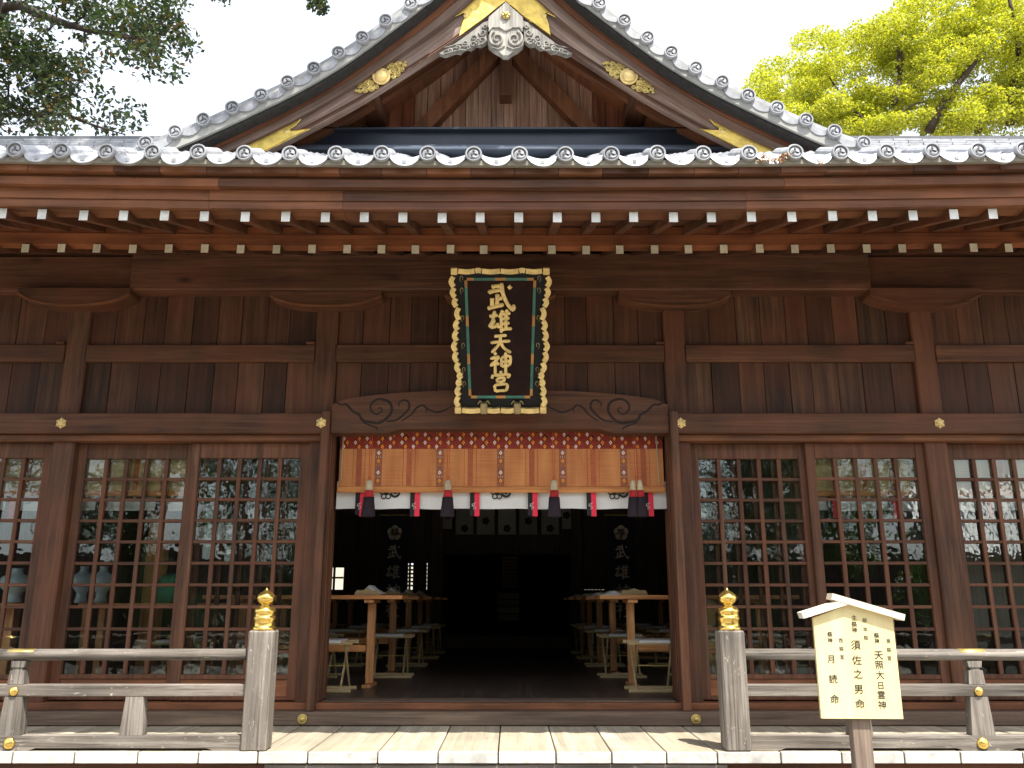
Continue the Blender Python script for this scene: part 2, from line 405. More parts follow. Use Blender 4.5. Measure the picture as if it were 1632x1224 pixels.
M['leaf_lime'] = leaf_mat('young_yellow_green_leaf', [(.28, .34, .03), (.48, .52, .07), (.34, .40, .04), (.60, .60, .11), (.13, .18, .02), (.52, .50, .08)], .5, (1.4, 1.3, .45))
M['leaf_mid'] = leaf_mat('mid_green_leaf', [(.03, .06, .012), (.06, .10, .02), (.09, .12, .03)], .4)

# ------------------------------------------------------------ setting: ground
g = MB().box(-400, 400, -400, 400, -.5, 0).build('ground', M['gravel']); g['kind'] = 'structure'

# ------------------------------------------------------------ the hall (one building, all its pieces are its parts)
H = empty('shrine_hall', (0, 0, 0), 0, 'dark timber shrine worship hall with silver tiled roof, front gable and glazed lattice doors', 'shrine')
PW = .092
PX = [-5.74, -3.61, -1.485, 1.485, 3.61, 5.74]
FZ = .85; DZ = .69
for x in PX:
    box_part('pillar', M['wood_z'], H, x-PW, x+PW, 0, .18, .55, 4.17, .012)
# under-deck posts
# wall planks between pillars, in two fields split by the tie rail
for i in range(5):
    x0, x1 = PX[i]+PW, PX[i+1]-PW
    n = max(1, round((x1-x0)/.21)); wd = (x1-x0)/n
    xs = [x0] + [x0+wd*(k+random.uniform(-.12, .12)) for k in range(1, n)] + [x1]
    zb = 3.22 if i == 2 else 3.05
    for a, b in zip(xs[:-1], xs[1:]):
        dy = random.uniform(-.004, .004)
        box_part('wall_plank', M['wood_plank'], H, a+.002, b-.002, .045+dy, .08+dy, zb, 3.60, .003)
        dy = random.uniform(-.004, .004)
        box_part('wall_plank', M['wood_plank'], H, a+.002, b-.002, .045+dy, .08+dy, 3.68, 4.25, .003)
    box_part('tie_rail', M['wood_x'], H, x0+.001, x1-.001, -.005, .07, 3.566, 3.715, .006)
    s = box_part('wedge', M['wood_x'], H, x1-.07, x1-.002, -.03, .04, 3.717, 3.735, .003)
    # backing behind the planks
MB().box(-5.8, 5.8, .10, .14, 2.98, 4.5).build('wall_backing', M['inner'], H)
# head-tie (nageshi) pieces in front of the pillars with gilded hexagon covers
for x0, x1 in ((-5.95, -1.455), (1.455, 5.95)):
    box_part('lintel_beam', M['wood_x'], H, x0, x1, -.10, 0.045, 2.93, 3.10, .008)
    box_part('door_head', M['red_x'], H, x0, x1, -.045, .12, 2.875, 2.929, .005)
for s in (-1, 1):
    # cover board beside the entrance running floor to lintel
    x0, x1 = sorted((s*1.462, s*1.395))
    box_part('jamb_board', M['wood_z'], H, x0, x1, -.112, -.001, .79, 3.115, .006)
    x0, x1 = sorted((s*1.3925, s*1.383)); box_part('jamb_board', M['wood_z'], H, x0, x1, .02, .15, .85, 2.96, .004)
    x0, x1 = sorted((s*1.47, s*1.388)); box_part('jamb_board', M['wood_z'], H, x0, x1, .19, .28, .85, 2.96, .004)
# the long eave purlin, thicker over the middle three bays
box_part('eave_purlin', M['wood_keta'], H, -3.16, 3.16, -.13, .10, 4.165, 4.50, .01)
for a, b in ((-5.95, -3.161), (3.161, 5.95)):
    box_part('eave_purlin', M['wood_keta'], H, a, b, -.06, .10, 4.175, 4.50, .01)
def bracket(x, w, z1, h, y0):
    n = 14; pts = [(-w, 0), (w, 0)]
    for k in range(n+1):
        u = math.cos(math.pi*k/n); pts.append((w*u, -h*.34-h*.66*(1-abs(u)**2.6)**.8))
    b = MB().prism(pts, y0, .10); o = b.build('bracket_arm', M['wood_x'], H, loc=(x, 0, z1))
    lip = MB().prism([(p[0]*1.004, p[1]) for p in pts[2:]]+[(p[0]*.975, p[1]+.014) for p in reversed(pts[2:])], y0-.006, y0+.02).build('bracket_lip', M['red_x'], o); return o
bracket(-1.485, .475, 4.163, .145, -.115); bracket(1.485, .475, 4.163, .145, -.115); bracket(0, .47, 4.163, .145, -.115)
bracket(-3.61, .475, 4.173, .16, -.15); bracket(3.61, .475, 4.173, .16, -.15)
# arched entrance beam with carved scrolls
top = []; bot = []
for k in range(25):
    x = -1.39+2.78*k/24; u = x/1.39
    zt = 3.205 + .095*(1-abs(u)**2.6) - .03*(abs(u) > .97)
    e = abs(x); zb = 2.972 if e < .83 else 2.972-.035*min(1, (e-.83)/.07)
    top.append((x, zt)); bot.append((x, zb))
ab = MB().strip(top, bot, -.075, .09).build('arched_beam', M['wood_x'], H)
def groove(pts, r, parent, s, y=-.075):
    P = smooth_pts(pts, 5); n = len(P)
    rad = [r*(.35+.65*math.sin(math.pi*min(1, .12+.88*i/(n-1)))) for i in range(n)]
    MB().tube([(s*p[0], y, p[1]) for p in P], rad, 6, up=(0, 1, 0), flat=(1, .35)).build('carved_scroll', M['carve'], parent)
for s in (-1, 1):
    def q(L): return [(abs(at(px, py, -.075)[0]), at(px, py, -.075)[1]) for px, py in L]
    # traced on the left half of the opening
    A = [(534+0, 640), (544, 645), (552, 645), (562, 655), (572, 661), (578, 670), (590, 673), (604, 674), (616, 667), (624, 655), (622, 643), (612, 637), (600, 637), (591, 645), (592, 655), (600, 660), (608, 656), (607, 650), (602, 651)]
    L1 = q(A); cx = 0
    groove(L1, .011, ab, s)
    groove(q([(616, 672), (630, 670), (642, 662), (652, 650), (650, 640), (642, 638), (635, 644), (637, 648)]), .009, ab, s)
    groove(q([(640, 671), (656, 660), (664, 650), (674, 646), (680, 652), (678, 658)]), .008, ab, s)
    groove(q([(676, 648), (688, 655), (700, 657), (712, 652), (724, 645)]), .008, ab, s)
    groove(q([(578, 673), (590, 678), (600, 682), (601, 687)]), .007, ab, s)
# threshold beams
box_part('threshold_beam', M['greybrown'], H, -5.95, 5.95, -.15, .0, DZ+.001, .79, .008)
box_part('door_sill', M['red_x'], H, -5.9, 5.9, -.045, .19, .792, .842, .004)
box_part('door_track', M['greybrown'], H, -1.36, 1.36, .0, .18, .8425, .853, .002)
# fittings
def hexcover():
    b = MB()
    for r, y0, y1 in ((.042, 0, -.006), (.034, -.006, -.011)):
        b.prism([(r*math.sin(k*math.pi/3), r*math.cos(k*math.pi/3)) for k in range(6)], y1, y0)
    b.lathe([(.020, .011), (.019, .015), (.008, .018)], 14, ax='y')
    for k in range(6):
        a = k*math.pi/3+.52; b.lathe([(.0045, .011), (.003, .014)], 6, c=(.027*math.sin(a), 0, .027*math.cos(a)), ax='y', m=1)
        a = k*math.pi/3; b.tube([(.038*math.sin(a), -.004, .038*math.cos(a)), (.049*math.sin(a), -.004, .049*math.cos(a))], [.004, .001], 5)
    return b.mesh('nail_cover', [M['gold_leaf'], M['carve']])
hx = hexcover()
for px, y in ((-3.61, -.1005), (-1.50, -.1125), (1.50, -.1005), (3.61, -.1005)):
    X = {-1.50: -1.433, 1.50: 1.50}.get(px, px)
    if px == -1.50: X = at(512, 673, -.11)[0]
    if px == 1.50: X = at(1085, 674, -.1)[0]
    if px == -3.61: X = at(98, 673, -.1)[0]
    if px == 3.61: X = at(1497, 674, -.1)[0]
    link('nail_cover', hx, H, loc=(X, y, 3.013))
bs = MB().lathe([(.037, 0), (.037, .006), (.031, .012), (.024, .008), (.018, .009), (.017, .018), (.010, .024), (.003, .026)], 22, ax='y').mesh('boss', M['brass'], True)
for px in (482, 1109):
    X, z = at(px, 1146, -.15); link('boss', bs, H, loc=(X, -.1505, z))

# ------------------------------------------------------------ lattice doors
def door_mesh():
    W, Hh = .985, 2.02   # one leaf
    fr = MB()
    fr.box(0, .075, 0, .035, 0, Hh, .004); fr.box(W-.075, W, 0, .035, 0, Hh, .004)
    fr.box(.0755, W-.0755, .001, .034, Hh-.125, Hh, .004); fr.box(.0755, W-.0755, .001, .034, 0, .03, .003); fr.box(.0755, W-.0755, .001, .034, .155, .19, .003)
    return fr.mesh('lattice_door', M['wood_z']), W, Hh
dm, DW, DH = door_mesh()
iw = DW-.15; cz0, cz1 = .19, DH-.125; NC, NR = 5, 10
cw = iw/NC; ch = (cz1-cz0)/NR
vb = MB().box(-.0165, .0165, .004, .030, cz0+.001, cz1-.001, .003).mesh('lattice_bar', M['wood_z'])
hb = MB().box(.076, DW-.076, .008, .026, -.0125, .0125, .003).mesh('lattice_bar', M['wood_x'])
pn = MB().box(-cw/2+.0005, cw/2-.0005, -.0012, .0012, -ch/2+.0005, ch/2-.0005).mesh('glass_pane', M['glass'])
kp = MB().box(.076, DW-.076, .014, .022, .031, .154, 0).mesh('kick_panel', M['red_x'])
def lattice_door(x, y):
    d = link('lattice_door', dm, H, loc=(x, y, .852))
    for c in range(1, NC): link('lattice_bar', vb, d, loc=(.075+c*cw, 0, 0))
    for r in range(1, NR): link('lattice_bar', hb, d, loc=(0, 0, cz0+r*ch))
    for c in range(NC):
        for r in range(NR):
            link('glass_pane', pn, d, loc=(.075+(c+.5)*cw, .0335, cz0+(r+.5)*ch), rot=(random.gauss(0, .0035), 0, random.gauss(0, .0035)))
    link('kick_panel', kp, d)
for s in (-1, 1):
    for bay in (0, 1):
        xi = 1.5+PW*0+bay*2.125
        a, b = (1.577, 3.518) if bay == 0 else (3.702, 5.64)
        xs = [(a, .075), (b-DW, .035)] 
        for k, (xx, yy) in enumerate(xs):
            if bay == 1 and k == 1: continue
            X = xx if s > 0 else -xx-DW
            yy2 = (.075, .035)[k] if s > 0 else (.035, .075)[k]
            lattice_door(X, yy2)
    # entrance leaves slid open behind the fixed ones
    X = 1.50 if s > 0 else -1.50-DW
    lattice_door(X+s*.04, .125)

# ------------------------------------------------------------ veranda
V = MB().box(-5.9, 5.9, -1.19, -.16, .45, .62).build('veranda', M['wood_x'], H)
jx = [-1.48, -1.17, -.735, -.36, .014, .373, .72, 1.06, 1.376]
while jx[-1] < 5.6: jx.append(jx[-1]+.37+random.uniform(-.03, .03))
while jx[0] > -5.6: jx.insert(0, jx[0]-.37+random.uniform(-.03, .03))
for a, b in zip(jx[:-1], jx[1:]):
    dz = random.uniform(-.002, .002); w2 = (b-a)/2-.0042
    me = MB(); me.box(-w2, w2, -1.27, -.145, .622, DZ+dz, .004)
    for i, f in enumerate(me.f):
        if all(me.v[k][1] < -1.262 for k in f): me.m[i] = 1
    o = me.build('deck_plank', [M['deck'], M['deck_end']], V, loc=((a+b)/2, 0, 0)); 
# stairs under the opening
ST = MB().box(-1.45, -1.40, -2.2, -1.2, 0, .45).box(1.40, 1.45, -2.2, -1.2, 0, .45).build('front_stairs', M['grey_y'], H)
MB().box(-1.44, 1.44, -1.25, -1.20, .44, .615, .004).build('riser_board', M['grey_x'], ST)
for k in range(3):
    z = .46-.15*k; y = -1.255-.30*k
    MB().box(-1.46, 1.46, y-.33, y, z-.05, z, .006).build('stair_tread', M['grey_x'], ST)
for x in (-5, -3.61, -1.485, 1.485, 3.61, 5):
    box_part('deck_post', M['wood_z'], H, x-.08, x+.08, -1.1, -.94, 0, .45, .01)
# stone base under the hall
MB().box(-5.9, 5.9, -.1, 9, 0, .44).build('stone_base', plain('granite_base', (.3, .29, .27), .85, nscale=30), H)

# ------------------------------------------------------------ railings
def railing(s):
    rt = empty('veranda_railing', (s*1.515, -1.19, DZ), 0,
        ('left' if s < 0 else 'right') + '-hand weathered wooden veranda railing with brass finial, ' + ('left of the steps' if s < 0 else 'behind the pale sign board'), 'railing', 'veranda railings either side of the steps')
    L = 4.3
    def X(a, b): return (a, b) if s > 0 else (-b, -a)
    MB().box(-.079, .079, -.079, .079, 0, .725, .010).build('post', M['grey_z'], rt)
    fi = MB().lathe([(.074, .725), (.077, .730), (.077, .741), (.070, .747), (.067, .752), (.067, .788), (.073, .794), (.074, .800), (.073, .806), (.067, .811), (.066, .836), (.072, .841), (.071, .848), (.064, .862),
        (.048, .874), (.032, .880), (.030, .886), (.044, .896), (.058, .912), (.062, .928), (.056, .946), (.038, .962), (.020, .973), (.009, .984), (.003, .998)], 32).build('finial', M['gold'], rt, smooth=True)
    for k in range(4):
        a = k*math.pi/2+.4; MB().lathe([(.006, 0), (.005, .004), (.001, .005)], 8, ax='y').build('stud', M['gold'], fi, loc=(.062*math.sin(a), -.062*math.cos(a), .772), rot=(0, 0, a))
    a, b = X(.08, L)
    MB().tube([(a, 0, .574), ((a+b)/2, 0, .572), (b, 0, .574)], .036, 14, up=(0, 0, 1)).build('top_rail', M['grey_x'], rt, smooth=True)
    MB().box(a, b, -.036, .036, .320, .392, .005).build('middle_rail', M['grey_x'], rt)
    # bottom rail, its underside cut away between the struts
    pts = [(.08, 0.0), (.08, .088), (L, .088), (L, 0)]
    und = [(2.95, 0), (2.9, .016), (1.75, .016), (1.70, 0), (1.42, 0), (1.37, .016), (.30, .016), (.25, 0)]
    P = pts + und; P = [(s*x, z) for x, z in P]
    MB().prism(P, -.045, .045).build('bottom_rail', M['grey_x'], rt)
    for k, dx in enumerate((.785, 1.555, 2.33, 3.10)):
        full = k % 2 == 1
        x = s*dx
        lo = [(.074, .089), (.054, .319)]
        MB().prism([(x-.074, .089), (x+.074, .089), (x+.055, .319), (x-.055, .319)], -.036, .036).build('strut', M['grey_z'], rt)
        if full:
            st = MB().prism([(x-.053, .393), (x+.053, .393), (x+.044, .478), (x-.044, .478)], -.034, .034).prism([(x-.040, .497), (x+.040, .497), (x+.046, .535), (x-.046, .535)], -.034, .034).box(x-.03, x+.03, -.028, .028, .478, .497).build('strut', M['grey_z'], rt)
            bm = MB().lathe([(.036, 0), (.037, .006), (.030, .016), (.020, .020), (.010, .026), (.002, .028)], 20, ax='y').mesh('boss', M['gold'], True)
            link('boss', bm, rt, loc=(x, -.0365, .352), scale=(.8, .8, .8)); link('boss', bm, rt, loc=(x-s*.02, -.0455, .045))
            MB().tube([(x-.085, 0, .5762), (x+.085, 0, .5762)], .0340, 14).build('rail_band', M['brass'], rt, smooth=True)
railing(-1); railing(1)
for o in bpy.data.objects:
    if o.name.startswith('veranda_railing') and o.type == 'EMPTY' and o.location.x < 0: pass

# ------------------------------------------------------------ eaves
UPX = [67,132,197,262,326,391,455,519,581,642,705,765,827,888,950,1010,1073,1134,1198,1263,1327,1391,1456,1521,1584]
RX = [at(p, 347, -1.85)[0] for p in UPX]
while RX[0] > -5.7: RX.insert(0, RX[0]-.264)
while RX[-1] < 5.7: RX.append(RX[-1]+.264)
def sag(x, k=.030): return k*(x/3.3)**2 if abs(x) < 4.2 else k*(1.62+.9*(abs(x)-4.2)/1.0)
def lift(y): return 1.0
# flying rafters (white ends) and base rafters (cream ends)
def rafter_mesh(L, w, h, slope, endmat):
    b = MB(); e = .004
    V0 = [(-w, 0, -h), (w, 0, -h), (w, 0, 0), (-w, 0, 0)]
    V1 = [(x, L, z+L*slope) for x, _, z in V0]
    b.add(V0+V1, [(3, 2, 1, 0)[::-1]], 1); b.add(V0+V1, [(0, 4, 5, 1), (1, 5, 6, 2), (2, 6, 7, 3), (3, 7, 4, 0), (4, 7, 6, 5)][::1], 0)
    # white wrap just behind the end
    return b.mesh('rafter', [M['wood_y'], endmat])
rf1 = rafter_mesh(.80, .0285, .070, .33, M['white_end'])
rf2 = rafter_mesh(1.05, .0275, .066, .40, M['cream_end'])
for x in RX:
    link('flying_rafter', rf1, H, loc=(x+random.uniform(-.002, .002), -1.85+random.uniform(-.006, .006), 4.055+sag(x)+random.uniform(-.002, .002)))
    link('base_rafter', rf2, H, loc=(x+random.uniform(-.002, .002), -1.115+random.uniform(-.005, .005), 4.143+sag(x, .012)+random.uniform(-.002, .002)))
def xcurve(name, mat, y0, y1, z0, z1, parent=H, k=.03, x0=-5.9, x1=5.9, n=24, slope=0):
    xs = [x0+(x1-x0)*i/n for i in range(n+1)]
    b = MB(); V = []
    for x in xs:
        s = sag(x, k); V += [(x, y0, z0+s), (x, y1, z0+s+slope*(y1-y0)), (x, y1, z1+s+slope*(y1-y0)), (x, y0, z1+s)]
    F = []
    for i in range(n):
        p, q = 4*i, 4*i+4
        for kk in range(4): F.append((p+kk, q+kk, q+(kk+1) % 4, p+(kk+1) % 4))
    F += [(0, 1, 2, 3), tuple(4*n+kk for kk in (3, 2, 1, 0))]
    F = [tuple(reversed(f)) for f in F]
    return b.add(V, F).build(name, mat, parent)
# front eave boards, in lengths with scarf joints
for a, b, mt in ((-5.9, -1.87, 'red_x'), (-1.868, -1.0, 'red_x'), (-.998, 1.62, 'wood_x'), (1.622, 5.9, 'red_x')):
    xcurve('eave_beam', M[mt], -1.885, -1.72, 4.060, 4.113, x0=a, x1=b, n=10)
    xcurve('eave_beam', M[mt], -1.895, -1.72, 4.115, 4.185, x0=a, x1=b, n=10)
for a, b, mt in ((-5.9, -1.80, 'red_x'), (-1.798, 1.86, 'wood_x'), (1.862, 5.9, 'red_x')):
    xcurve('eave_beam', M[mt], -1.945, -1.72, 4.187, 4.240, x0=a, x1=b, n=10)
    xcurve('eave_beam', M[mt], -1.925, -1.72, 4.2405, 4.262, x0=a, x1=b, n=10)
x = -5.9
while x < 5.8:
    L = random.uniform(.27, .30)
    o = xcurve('edge_board', M['red_x'] if random.random() < .35 else M['wood_x'], -1.985+random.uniform(-.003, .003), -1.72, 4.264, 4.303, x0=x, x1=x+L-.003, n=1); x += L
xcurve('eave_plaster', M['plaster'], -2.018, -1.75, 4.3045, 4.338)
# boards over the rafters
xcurve('soffit_board', M['wood_x'], -1.84, -1.06, 4.058, 4.085, slope=.33)
nsb = 0
xcurve('fascia_strip', M['kioi_x'], -1.095, -1.0, 4.145, 4.232, k=.02)
xcurve('fascia_strip', M['kioi_x'], -1.080, -1.0, 4.2325, 4.30, k=.02)
xcurve('soffit_board', M['wood_plank'], -1.0, -.02, 4.19, 4.215, slope=.40, k=.012)
box_part('frieze_board', M['wood_x'], H, -5.9, 5.9, -.02, .05, 4.50, 4.62)

# roof of the hall
ROOF = MB()
TP = .294
EX = at(828, 245, -2.03)[0]
RS = .532  # slope
def roof_z(y): return 4.375 + (y+1.95)*RS
nx = int(11.9/TP)
def sheet(name, x0, x1, ya, yb, zf, mat, parent, xs_off=EX, courses=14):
    xs = np.arange(x0, x1+1e-6, TP/8); V_ = []; F_ = []
    rows = []
    for c in range(courses):
        t0, t1 = c/courses, (c+1)/courses
        rows += [(ya+(yb-ya)*t0, .020), (ya+(yb-ya)*t1, .0)]
    for (y, dz) in rows:
        for x in xs:
            ph = ((x-xs_off)/TP) % 1.0; d = min(ph, 1-ph)*TP
            hgt = math.sqrt(max(0, .052**2-d**2)) if d < .052 else -.02*math.sin((d-.052)/(TP/2-.052)*math.pi/2)
            V_.append((x, y, zf(y)+dz+hgt+sag(x)))
    n = len(xs)
    for r in range(len(rows)-1):
        for i in range(n-1): F_.append((r*n+i, r*n+i+1, (r+1)*n+i+1, (r+1)*n+i))
    b = MB().add(V_, F_); return b.build(name, mat, parent)
RF = sheet('roof', -5.95, 5.95, -1.9, .62, roof_z, M['tile'], H)
RF2 = sheet('roof_slope', -5.95, 5.95, 9.5, .7, lambda y: 5.80-(y-.65)*.25, M['tile'], RF, courses=20); RF2['kind'] = 'stuff'
MB().box(-5.9, 5.9, .10, 9.3, 4.55, 4.62).build('ceiling', M['inner'], H)

# eave tiles: round end tile with three-comma mark, and the hanging scalloped lip
def comma(cx, cz, a0, r0):
    P = []
    for k in range(9):
        t = k/8; a = a0 + t*2.0; rr = r0*(.34+.46*t); P.append((cx+rr*math.cos(a), cz+rr*math.sin(a)))
    return P
def disc(b, R_, y=0, cx=0, cz=0):
    b.lathe([(R_*.98, -.03), (R_, 0), (R_, .012), (R_*.93, .017), (R_*.80, .017), (R_*.76, .004)], 24, c=(cx, y, cz), ax='y')
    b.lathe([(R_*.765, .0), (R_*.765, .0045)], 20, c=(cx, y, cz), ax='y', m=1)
    for k in range(3):
        P = comma(cx, cz, k*2.094, R_*.80); P = smooth_pts([(p[0], y-.006, p[1]) for p in P], 2); n = len(P)
        b.tube(P, [R_*(.27*(1-i/(n-1))**.7+.03) for i in range(n)], 7, up=(0, 1, 0), flat=(1, .5))
DR = .054
def eave_tile_mesh():
    b = MB(); disc(b, DR)
    b.tube([(0, .028, 0), (0, .30, .150)], [DR*.93, DR*.93], 14)            # roll running up the roof
    # lip between this disc and the next: concave above, scalloped below
    n = 12; top = []; bot = []
    for k in range(n+1):
        t = k/n; x = DR*.80+(TP-1.6*DR)*t
        e = abs(2*t-1)
        zt = .012-.036*(1-e**1.8)
        zb = -.008-.080*(1-e**2.6)
        if e < .6: zb += .003*math.cos(t*70)
        top.append((x, zt)); bot.append((x, min(zb, zt-.008)))
    i0 = len(b.v); b.strip(top, bot, .004, .030)
    for i in range(i0, len(b.v)):       # the lip leans: its lower edge stands forward
        p = b.v[i]; b.v[i] = (p[0], p[1]+(p[2]+.03)*.40, p[2])
    V_ = []; m = n+1
    for (x, z) in top: V_.append((x, .040, z-.001))
    for (x, z) in top: V_.append((x, .32, z+.163))
    b.add(V_, [(i, i+1, m+i+1, m+i) for i in range(n)])
    V_ = [(x, y2, z2-.014) for (x, y2, z2) in V_]; b.add(V_, [(m+i, m+i+1, i+1, i) for i in range(n)])
    # raised centre mark on the lip
    xm = TP/2; b.box(xm-.012, xm+.012, -.016, -.008, -.072, -.045, .002)
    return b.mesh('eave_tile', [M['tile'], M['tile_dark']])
et = eave_tile_mesh()
ZD = at(828, 246, -2.03)[1]
for k in range(-20, 21):
    x = EX+k*TP
    if abs(x) < 5.9:
        a = math.atan(2*.03*x/3.3**2)
        link('eave_tile', et, RF, loc=(x, -2.03+random.uniform(-.004, .004), ZD+sag(x)+random.uniform(-.003, .003)), rot=(random.gauss(0, .01), -a+random.gauss(0, .012), random.gauss(0, .006)))

# stacked ridge either side of the front gable
noshi = MB().box(-.135, .135, -.06, .25, 0, .0245, .004).mesh('ridge_tile', M['tile'])
capt = MB().tube([(-.15, .08, 0), (.15, .08, 0)], .075, 12).lathe([(.08, -.02), (.082, .0), (.08, .02)], 12, c=(.15, .08, 0), ax='z').mesh('ridge_cap_tile', M['tile'])
zr0 = at(100, 246, .35)[1]
zr1 = at(100, 214, .35)[1]
for s in (-1, 1):
    nC = 7; hC = (zr1-zr0-.02)/nC
    MB().box(min(s*2.2, s*5.95), max(s*2.2, s*5.95), .345, .60, zr0-.25, zr1-.02).build('ridge_core', M['tile_dark'], RF)
    for r in range(nC):
        x = 2.35+(r % 2)*.14
        while x < 5.9:
            link('ridge_tile', noshi, RF, loc=(s*x, .36+.008*r+random.uniform(-.004, .004), zr0+r*hC), rot=(0, random.gauss(0, .004), 0), scale=(1, 1, 1.0)); x += .275
    x = 2.35
    while x < 5.9:
        link('ridge_cap_tile', capt, RF, loc=(s*x, .40, zr1-.04), rot=(0, 0, 0)); x += .295

# ------------------------------------------------------------ front gable
GX = at(805, 120, -1.05)[0]
G = MB().prism([(-2.3, 5.2), (2.4, 5.2), (1.2, 6.0), (.5, 6.6), (.05, 7.0), (-.4, 6.6), (-1.1, 6.0)], -.40, -.36).build('gable', M['inner'], H)
def cur(L, y, ext=None):
    """offsets from the gable centre in the photograph -> world (dx, z) on plane y"""
    out = []
    for u, py in L:
        X, z = at(805+u, py, y); Xc, _ = at(805, py, y); out.append((X-Xc, z))
    return out
S1 = [(0, -105), (56, -52), (111, 0), (175, 50), (252, 106), (330, 152), (395, 184), (448, 209), (514, 238), (590, 266)]
B0 = [(0, -52), (45, -8), (92, 33), (140, 68), (189, 101), (235, 132), (322, 184), (415, 230), (490, 262), (560, 290)]
B1 = [(0, 2), (36, 31), (70, 58), (118, 90), (160, 117), (234, 163), (311, 205), (380, 240), (450, 272), (520, 302)]
def resamp(C, n=26, x1=None):
    C = smooth_pts(C, 4); x0 = C[0][0]; x1 = x1 or C[-1][0]
    xs = np.linspace(x0, x1, n); X = [c[0] for c in C]; Z = [c[1] for c in C]
    return list(zip(xs.tolist(), np.interp(xs, X, Z).tolist()))
def gstrip(name, mat, C0, C1, y0, y1, parent=G, xa=0.0):
    for s in (-1, 1):
        a = [(GX+s*max(x, xa*0), z) for x, z in C0]; b = [(GX+s*x, z) for x, z in C1]
        o = MB().strip(a, b, y0, y1).build(name, mat, parent)
        me = o.data; uv = me.uv_layers.new(name='UVMap')
        L = [0]
        for i in range(1, len(a)): L.append(L[-1]+math.dist(a[i], a[i-1]))
        for lp in me.loops:
            i, k = divmod(lp.vertex_index, 4); h = a[i][1]-b[i][1]
            uv.data[lp.index].uv = (L[i]+s*7, (0, h, h+y1-y0, y1-y0)[k])
def shift(C, dz): return [(x, z+dz) for x, z in C]
def mixcv(A, B, t): return [(a[0]*(1-t)+b[0]*t, a[1]*(1-t)+b[1]*t) for a, b in zip(A, B)]
XE = 2.62
s1 = resamp(cur(S1, -1.24), x1=XE); s1g = resamp(cur(S1, -1.285), x1=XE); b0 = resamp(cur(B0, -1.10), x1=XE); b1 = resamp(cur(B1, -1.10), x1=XE)
gstrip('rake_plaster', M['plaster_grey'], shift(s1g, .150), shift(s1g, .034), -1.285, -1.02)
s1h = resamp(cur(S1, -1.26), x1=XE)
gstrip('shingle_edge', M['shingle'], shift(s1h, .032), shift(s1h, -.022), -1.262, -1.02)
s2 = shift(resamp(cur(S1, -1.17), x1=XE), -.047); 
b0t = resamp(cur(B0, -1.14), x1=XE)
mid1 = mixcv(s2, b0t, .52)
gstrip('rake_moulding', M['red_uv'], s2, mid1, -1.175, -1.0)
gstrip('rake_moulding', M['hafu'], shift(mid1, -.002), shift(b0t, -.004), -1.145, -1.0)
gstrip('bargeboard', M['hafu'], b0, b1, -1.10, -1.03)
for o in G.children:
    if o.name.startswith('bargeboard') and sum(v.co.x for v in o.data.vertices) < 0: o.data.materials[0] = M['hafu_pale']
gstrip('bargeboard_bead', M['wood_uv'], shift(b1, .040), shift(b1, .028), -1.108, -1.099)
gstrip('bargeboard_bead', M['wood_uv'], shift(b1, .020), shift(b1, .008), -1.106, -1.099)
# soffit of the gable roof and roof sheets
gstrip('gable_soffit', M['red_y'], shift(b0, .05), shift(b0, .02), -1.028, -.36)
bi0 = resamp(cur([(u, v+6) for u, v in B1], -.80), x1=2.2); bi1 = resamp(cur([(u, v+20) for u, v in B1], -.80), x1=2.2)
gstrip('inner_rafter', M['red_uv'], bi0, bi1, -.80, -.74)
gstrip('gable_roof', M['tile'], shift(s1, .20), shift(s1, .157), -1.22, .34)
# rake tiles
D = [(150, 6), (190, 33), (227, 60), (265, 84), (304, 109), (346, 131), (388, 152), (434, 172), (480, 191), (525, 210), (572, 228)]
Dw = cur([(30, -95), (70, -58), (110, -25)]+D+[(620, 246)], -1.30)
def rake_tile_mesh():
    b = MB(); disc(b, .056); b.tube([(0, .002, 0), (0, .30, 0)], .052, 14)
    L = .236; n = 10; top = []; bot = []
    for k in range(n+1):
        t = k/n; x = .035+(L-.06)*t
        top.append((x, .030-.05*math.sin(math.pi*t)**.8-.01*t)); bot.append((x, -.035-.040*math.sin(math.pi*min(1, t*1.05))**.7))
    b.strip(top, bot, .006, .28)
    return b.mesh('rake_tile', [M['tile'], M['tile_dark']])
rt_ = rake_tile_mesh()
for s in (-1, 1):
    for i in range(len(Dw)-1):
        (xa, za), (xb, zb) = Dw[i], Dw[i+1]
        ang = math.atan2(zb-za, xb-xa); L = math.hypot(xb-xa, zb-za)
        o = link('rake_tile', rt_, G, loc=(GX+s*xa, -1.30+random.uniform(-.004, .004), za), rot=(0, -ang+random.gauss(0, .02), 0) if s > 0 else (0, ang, 0), scale=(s*L/.236 if s < 0 else L/.236, 1, 1))
        if s < 0: o.rotation_euler = (0, ang, 0)
# top ridge and end ornament above the frame
apz = s1[0][1]+.2
MB().tube([(GX, -1.35, apz+.22), (GX, .5, apz+.22)], .09, 12).box(GX-.12, GX+.12, -1.3, .5, apz-.1, apz+.2, .01).build('gable_ridge', M['tile'], G)
on = MB(); on.prism([(GX-.30, apz-.15), (GX-.22, apz+.2), (GX-.08, apz+.5), (GX, apz+.56), (GX+.08, apz+.5), (GX+.22, apz+.2), (GX+.30, apz-.15), (GX, apz+.02)], -1.44, -1.36); on.build('ridge_end_ornament', M['tile'], G)
